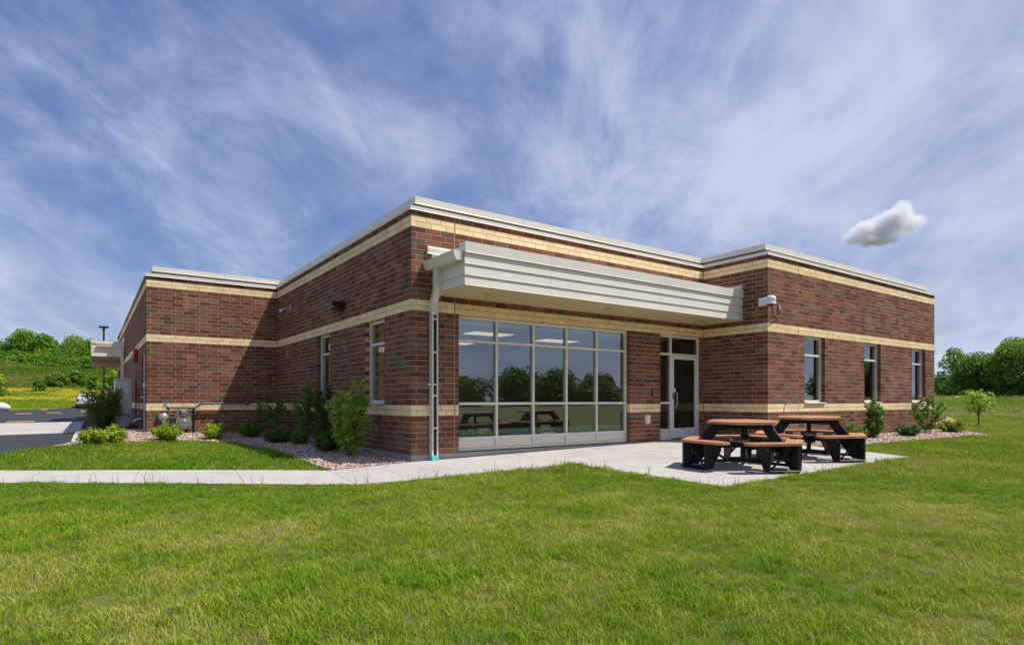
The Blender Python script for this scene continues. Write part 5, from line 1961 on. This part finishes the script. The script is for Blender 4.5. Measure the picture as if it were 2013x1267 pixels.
M_GRASS = blade_mat('grass_blade', (0.135, 0.295, 0.006), (0.315, 0.41, 0.018), (0.56, 0.49, 0.14), 0.34)
M_STRAW = blade_mat('straw_blade', (0.24, 0.26, 0.05), (0.36, 0.33, 0.10), (0.50, 0.43, 0.19), 0.25)
M_WEED = blade_mat('weed_blade', (0.15, 0.25, 0.022), (0.27, 0.34, 0.045), (0.42, 0.39, 0.13), 0.45)
M_FLOWER = simple('yellow_petals', lin(206, 192, 44), 0.7, 0, 0.1, 8)


def tuft(i, nb, hgt, spread, wid, mat, name='tuft', lean=0.5, head=False):
    rg = np.random.default_rng(500 + i)
    V, F, T = [], [], []
    for b in range(nb):
        a = rg.random() * 6.283
        r = spread * math.sqrt(rg.random())
        bx, by = r * math.cos(a), r * math.sin(a)
        d = rg.random() * 6.283
        h_ = hgt * (0.5 + 0.6 * rg.random())
        l_ = lean * h_ * (0.25 + rg.random())
        dx, dy = math.cos(d), math.sin(d)
        w2 = wid * (0.7 + .6 * rg.random()) / 2
        f = rg.random() * 6.283
        px_, py_ = math.cos(f) * w2, math.sin(f) * w2
        k = len(V)
        for (t, ww) in ((0, 1.0), (.5, .85), (.85, .5)):
            cx, cy_ = bx + dx * l_ * t * t, by + dy * l_ * t * t
            zz = h_ * (t - .25 * t * t * lean)
            V += [(cx - px_ * ww, cy_ - py_ * ww, zz), (cx + px_ * ww, cy_ + py_ * ww, zz)]
        V.append((bx + dx * l_ * 1.1, by + dy * l_ * 1.1, h_ * (1 - .25 * lean)))
        F += [(k, k + 1, k + 3, k + 2), (k + 2, k + 3, k + 5, k + 4), (k + 4, k + 5, k + 6, k + 6)]
        T += [rg.random()] * 3
    mb = MB()
    mb.v = V
    mb.f = [f[:3] if f[2] == f[3] else f for f in F]
    mb.mi = [0] * len(F)
    mb.t = T
    return mb.build(name, mat, tone=True, fix=False)


def lawn_points(n, x0, x1, y0, y1, seed, fn):
    rg = np.random.default_rng(seed)
    x, y = rg.uniform(x0, x1, n), rg.uniform(y0, y1, n)
    ok = np.ones(n, bool)
    for pl in HARD:
        ok &= ~inpoly(x, y, pl)
    x, y = x[ok], y[ok]
    ok = fn(x, y, rg)
    return x[ok], y[ok], rg


def in_view(x, y, margin=2.0, dmin=1.6):
    dx, dy = x - CAM[0], y - CAM[1]
    d = dx * math.sin(YAW) + dy * math.cos(YAW)
    r = dx * math.cos(YAW) - dy * math.sin(YAW)
    return (d > dmin) & (np.abs(r) < 0.87 * d + margin), d


def near_fn(dmax, keepfn):
    def f(x, y, rg):
        ok, d = in_view(x, y)
        ok &= d < dmax
        return ok & (rg.random(len(x)) < keepfn(d, x, y))
    return f


def lawn(name, label, n, box, fn, seed, protos, sc, tintfn, dz=-0.008):
    x, y, rg = lawn_points(n, *box, seed, fn)
    m = len(x)
    z = G(x, y) + dz
    tint = tintfn(x, y, rg)
    hgt = sc(x, y, rg)
    o = scatter(name, np.stack([x, y, z], 1), np.stack([rg.normal(0, .1, m), rg.normal(0, .1, m), rg.uniform(0, 6.28, m)], 1), hgt, tint, protos, seed)
    tag(o, label, 'grass')
    return m


def tintf(x, y, rg):
    a = fbm(x, y, 2.6, 21)
    b = fbm(x, y, 0.7, 31)
    lush = ((x < -1.5) & (y > -1.0) & (y < 9)) * 0.28
    c = fbm(x, y, 0.28, 35)
    return np.clip((a * 0.6 + b * 0.55 + c * .45 - 0.62) * 1.35 + .20 - lush * 1.3 + .3 * (vnoise(x, y, 0.15, 67) * fbm(x, y, 1.1, 68) > .50) + rg.normal(0, .14, len(x)), 0, 1)


def sizef(x, y, rg):
    b = fbm(x, y, 0.55, 41)
    a = fbm(x, y, 2.0, 45)
    c = vnoise(x, y, 0.22, 47)
    return (0.25 + 0.9 * b + 0.25 * a + .45 * c) * (0.75 + 0.5 * rg.random(len(x)))


def bare(x, y):
    """thin the turf where the photograph shows worn spots"""
    return np.where(fbm(x, y, 0.8, 61) > 0.64, 0.7, 1.0) * np.where(vnoise(x, y, 0.15, 67) * fbm(x, y, 1.1, 68) > .50, .38, 1.0)


TG = [tuft(i, 19, .052, .055, .0036, M_GRASS, lean=.75) for i in range(6)] + [tuft(8, 11, .045, .05, .0034, M_STRAW, lean=1.0)]
n1 = lawn('grass', 'short green lawn grass in front of the building', 230000, (-14, 14, -9.5, 3.5), near_fn(9.0, lambda d, x, y: np.clip(1.15 - d * .06, .55, 1) * bare(x, y)), 71, TG, sizef, tintf)
TG2 = [tuft(20 + i, 16, .075, .10, .0075, M_GRASS) for i in range(5)] + [tuft(28, 12, .06, .09, .007, M_STRAW, lean=.9)]
n2 = lawn('grass', 'lawn grass further out round the building', 200000, (-20, 34, -16, 12), near_fn(34, lambda d, x, y: np.where(d > 8.4, np.clip(1.5 - d * .045, .35, 1), 0)), 72, TG2, sizef, tintf)
TG3 = [tuft(40 + i, 14, .55, .5, .05, M_WEED, lean=.6) for i in range(4)]


def field_fn(x, y, rg):
    ok, d = in_view(x, y, 4)
    return ok & (x > 26) & (d > 26) & (d < 110)


n3 = lawn('weeds', 'rough tall weeds in the open field before the trees', 26000, (26, 130, -20, 60), field_fn, 73, TG3, lambda x, y, rg: (.35 + .9 * fbm(x, y, 9, 5)) * (.6 + .6 * rg.random(len(x))) * sstep(24, 40, x) , lambda x, y, rg: np.clip(fbm(x, y, 14, 6) * 1.2 - .15 + rg.normal(0, .08, len(x)), 0, 1))


def hill_fn(x, y, rg):
    ok, d = in_view(x, y, 6)
    return ok & (y > 106) & (y < 126)


n4 = lawn('weeds', 'tall pale green weeds on the slope behind the car park', 60000, (-34, 12, 100, 128), hill_fn, 74, [tuft(60 + i, 14, .8, .5, .07, M_WEED, lean=.5) for i in range(4)],
          lambda x, y, rg: (.35 + 1.3 * fbm(x, y, 5, 18)) * (.6 + .6 * rg.random(len(x))), lambda x, y, rg: np.clip(fbm(x, y, 6, 8) * 1.3 - .25 + rg.normal(0, .06, len(x)), 0, 1))


def mead_fn(x, y, rg):
    ok, d = in_view(x, y, 6)
    return ok & (y > 82) & (y < 106.5) & (rg.random(len(x)) < np.clip(3.2 * fbm(x, y * 3.0, 9, 9) - 1.35, 0, 1))


mbf = MB()
rgf = np.random.default_rng(3)
for q in range(16):
    a, b = rgf.normal(0, .4, 2)
    hh = .25 + .2 * rgf.random()
    mbf.box((a - .035, b - .035, hh), (a + .035, b + .035, hh + .05))
n5 = lawn('flowers', 'yellow flowers across the meadow before the slope', 12000, (-34, 12, 82, 107), mead_fn, 75, [mbf.build('flower_kind', M_FLOWER)], lambda x, y, rg: .8 + .5 * rg.random(len(x)), lambda x, y, rg: rg.random(len(x)))


def mown_fn(x, y, rg):
    ok, d = in_view(x, y, 6)
    return ok & (y > 56) & (y < 107)


n6 = lawn('grass', 'mown grass strip between car park and meadow', 60000, (-36, 10, 56, 107), mown_fn, 76, [tuft(80 + i, 14, .16, .3, .03, M_GRASS) for i in range(3)], lambda x, y, rg: .7 + .6 * rg.random(len(x)), lambda x, y, rg: np.clip(.25 + .5 * fbm(x, y, 8, 4) + rg.normal(0, .05, len(x)), 0, 1))
# seed stalks along the pavement edge
TS = [tuft(90 + i, 3, .16, .03, .0035, M_WEED, lean=.25) for i in range(4)]


def edge_fn(x, y, rg):
    e = [((-14, 6.59), (-1.8, -2.05)), ((-1.8, -2.05), (2.1, -2.02)), ((2.1, -2.02), (2.1, -5.02)), ((2.1, -5.02), (7.76, -5.09))]
    best = np.full(len(x), 9.0)
    for (a, b) in e:
        ax, ay, bx, by = *a, *b
        t = np.clip(((x - ax) * (bx - ax) + (y - ay) * (by - ay)) / ((bx - ax) ** 2 + (by - ay) ** 2), 0, 1)
        best = np.minimum(best, np.hypot(x - ax - t * (bx - ax), y - ay - t * (by - ay)))
    return (best < .14) & (rg.random(len(x)) < .9)


n7 = lawn('grass', 'thin seed stalks standing along the pavement edge', 26000, (-14, 9, -6, 7), edge_fn, 77, TS, lambda x, y, rg: .5 + 1.0 * rg.random(len(x)) ** 2, lambda x, y, rg: .3 + .5 * rg.random(len(x)))
print('scatter', n1, n2, n3, n4, n5, n6, n7)

# ------------------------------------------------------------------ the small cumulus cloud
def cumulus():
    dep = 900.0
    k = dep / 1170.6
    cx, cy_ = bearing(1735, dep)
    cz = hz(444, dep)
    R_ = Vector((math.cos(YAW), -math.sin(YAW), 0))
    Fw = Vector((math.sin(YAW), math.cos(YAW), 0))
    rg = np.random.default_rng(12)
    b = bmesh.new()
    puffs = [(-52, -22, 26, 16), (-28, -8, 30, 22), (-8, -2, 30, 24), (18, 8, 32, 26), (42, 18, 30, 24), (30, 28, 24, 18), (62, 8, 20, 12), (-40, -2, 20, 15), (-62, -28, 18, 9), (4, -22, 34, 14), (-24, -28, 30, 12), (52, -4, 24, 12), (10, 14, 22, 18)]
    centres = []
    for (px_, pz, rx, rz) in puffs:
        cc = R_ * px_ * k + Vector((0, 0, pz * k)) + Fw * rg.normal(0, 8) * k
        centres.append((cc, (rx * k * 1.05, rz * k * 1.05)))
        mm = Matrix.Translation(cc) @ Matrix.Diagonal((rx * k * 1.2, rx * k * 1.2, rz * k * 1.2, 1))
        bmesh.ops.create_icosphere(b, subdivisions=3, radius=1.0, matrix=mm)
    me = bpy.data.meshes.new('cloud')
    b.to_mesh(me); b.free()
    o = bpy.data.objects.new('cloud', me)
    COL.objects.link(o)
    o.location = (cx, cy_, cz)
    rm = o.modifiers.new('join', 'REMESH'); rm.mode = 'VOXEL'; rm.voxel_size = 3.0
    m, nt, out = new_mat('cloud_vapour')
    pv = nt.add('ShaderNodeVolumePrincipled')
    pv.inputs['Color'].default_value = (.995, .995, 1, 1)
    pv.inputs['Anisotropy'].default_value = 0.1
    pos = nt.add('ShaderNodeTexCoord').outputs['Object']
    wob = nt.vmath('SCALE', nt.vmath('SUBTRACT', nt.noise(pos, .045, 7, .68, 0, True), (.5, .5, .5)), scale=40.0)
    pw_ = nt.vmath('ADD', pos, wob)
    best = None
    for (c_, r_) in centres:
        q = nt.vmath('MULTIPLY', nt.vmath('SUBTRACT', pw_, tuple(c_)), (1 / r_[0], 1 / r_[0], 1 / r_[1]))
        v_ = nt.math('SUBTRACT', 1.0, nt.vmath('LENGTH', q))
        best = v_ if best is None else nt.math('MAXIMUM', best, v_)
    d = nt.math('MULTIPLY', nt.maprange(best, -0.02, 0.62), 0.13)
    nt.put(pv.inputs['Density'], d)
    nt.l.new(pv.outputs[0], out.inputs['Volume'])
    me.materials.append(m)
    tag(o, 'single small white cumulus cloud with a grey base over the long wall', 'cloud')


cumulus()
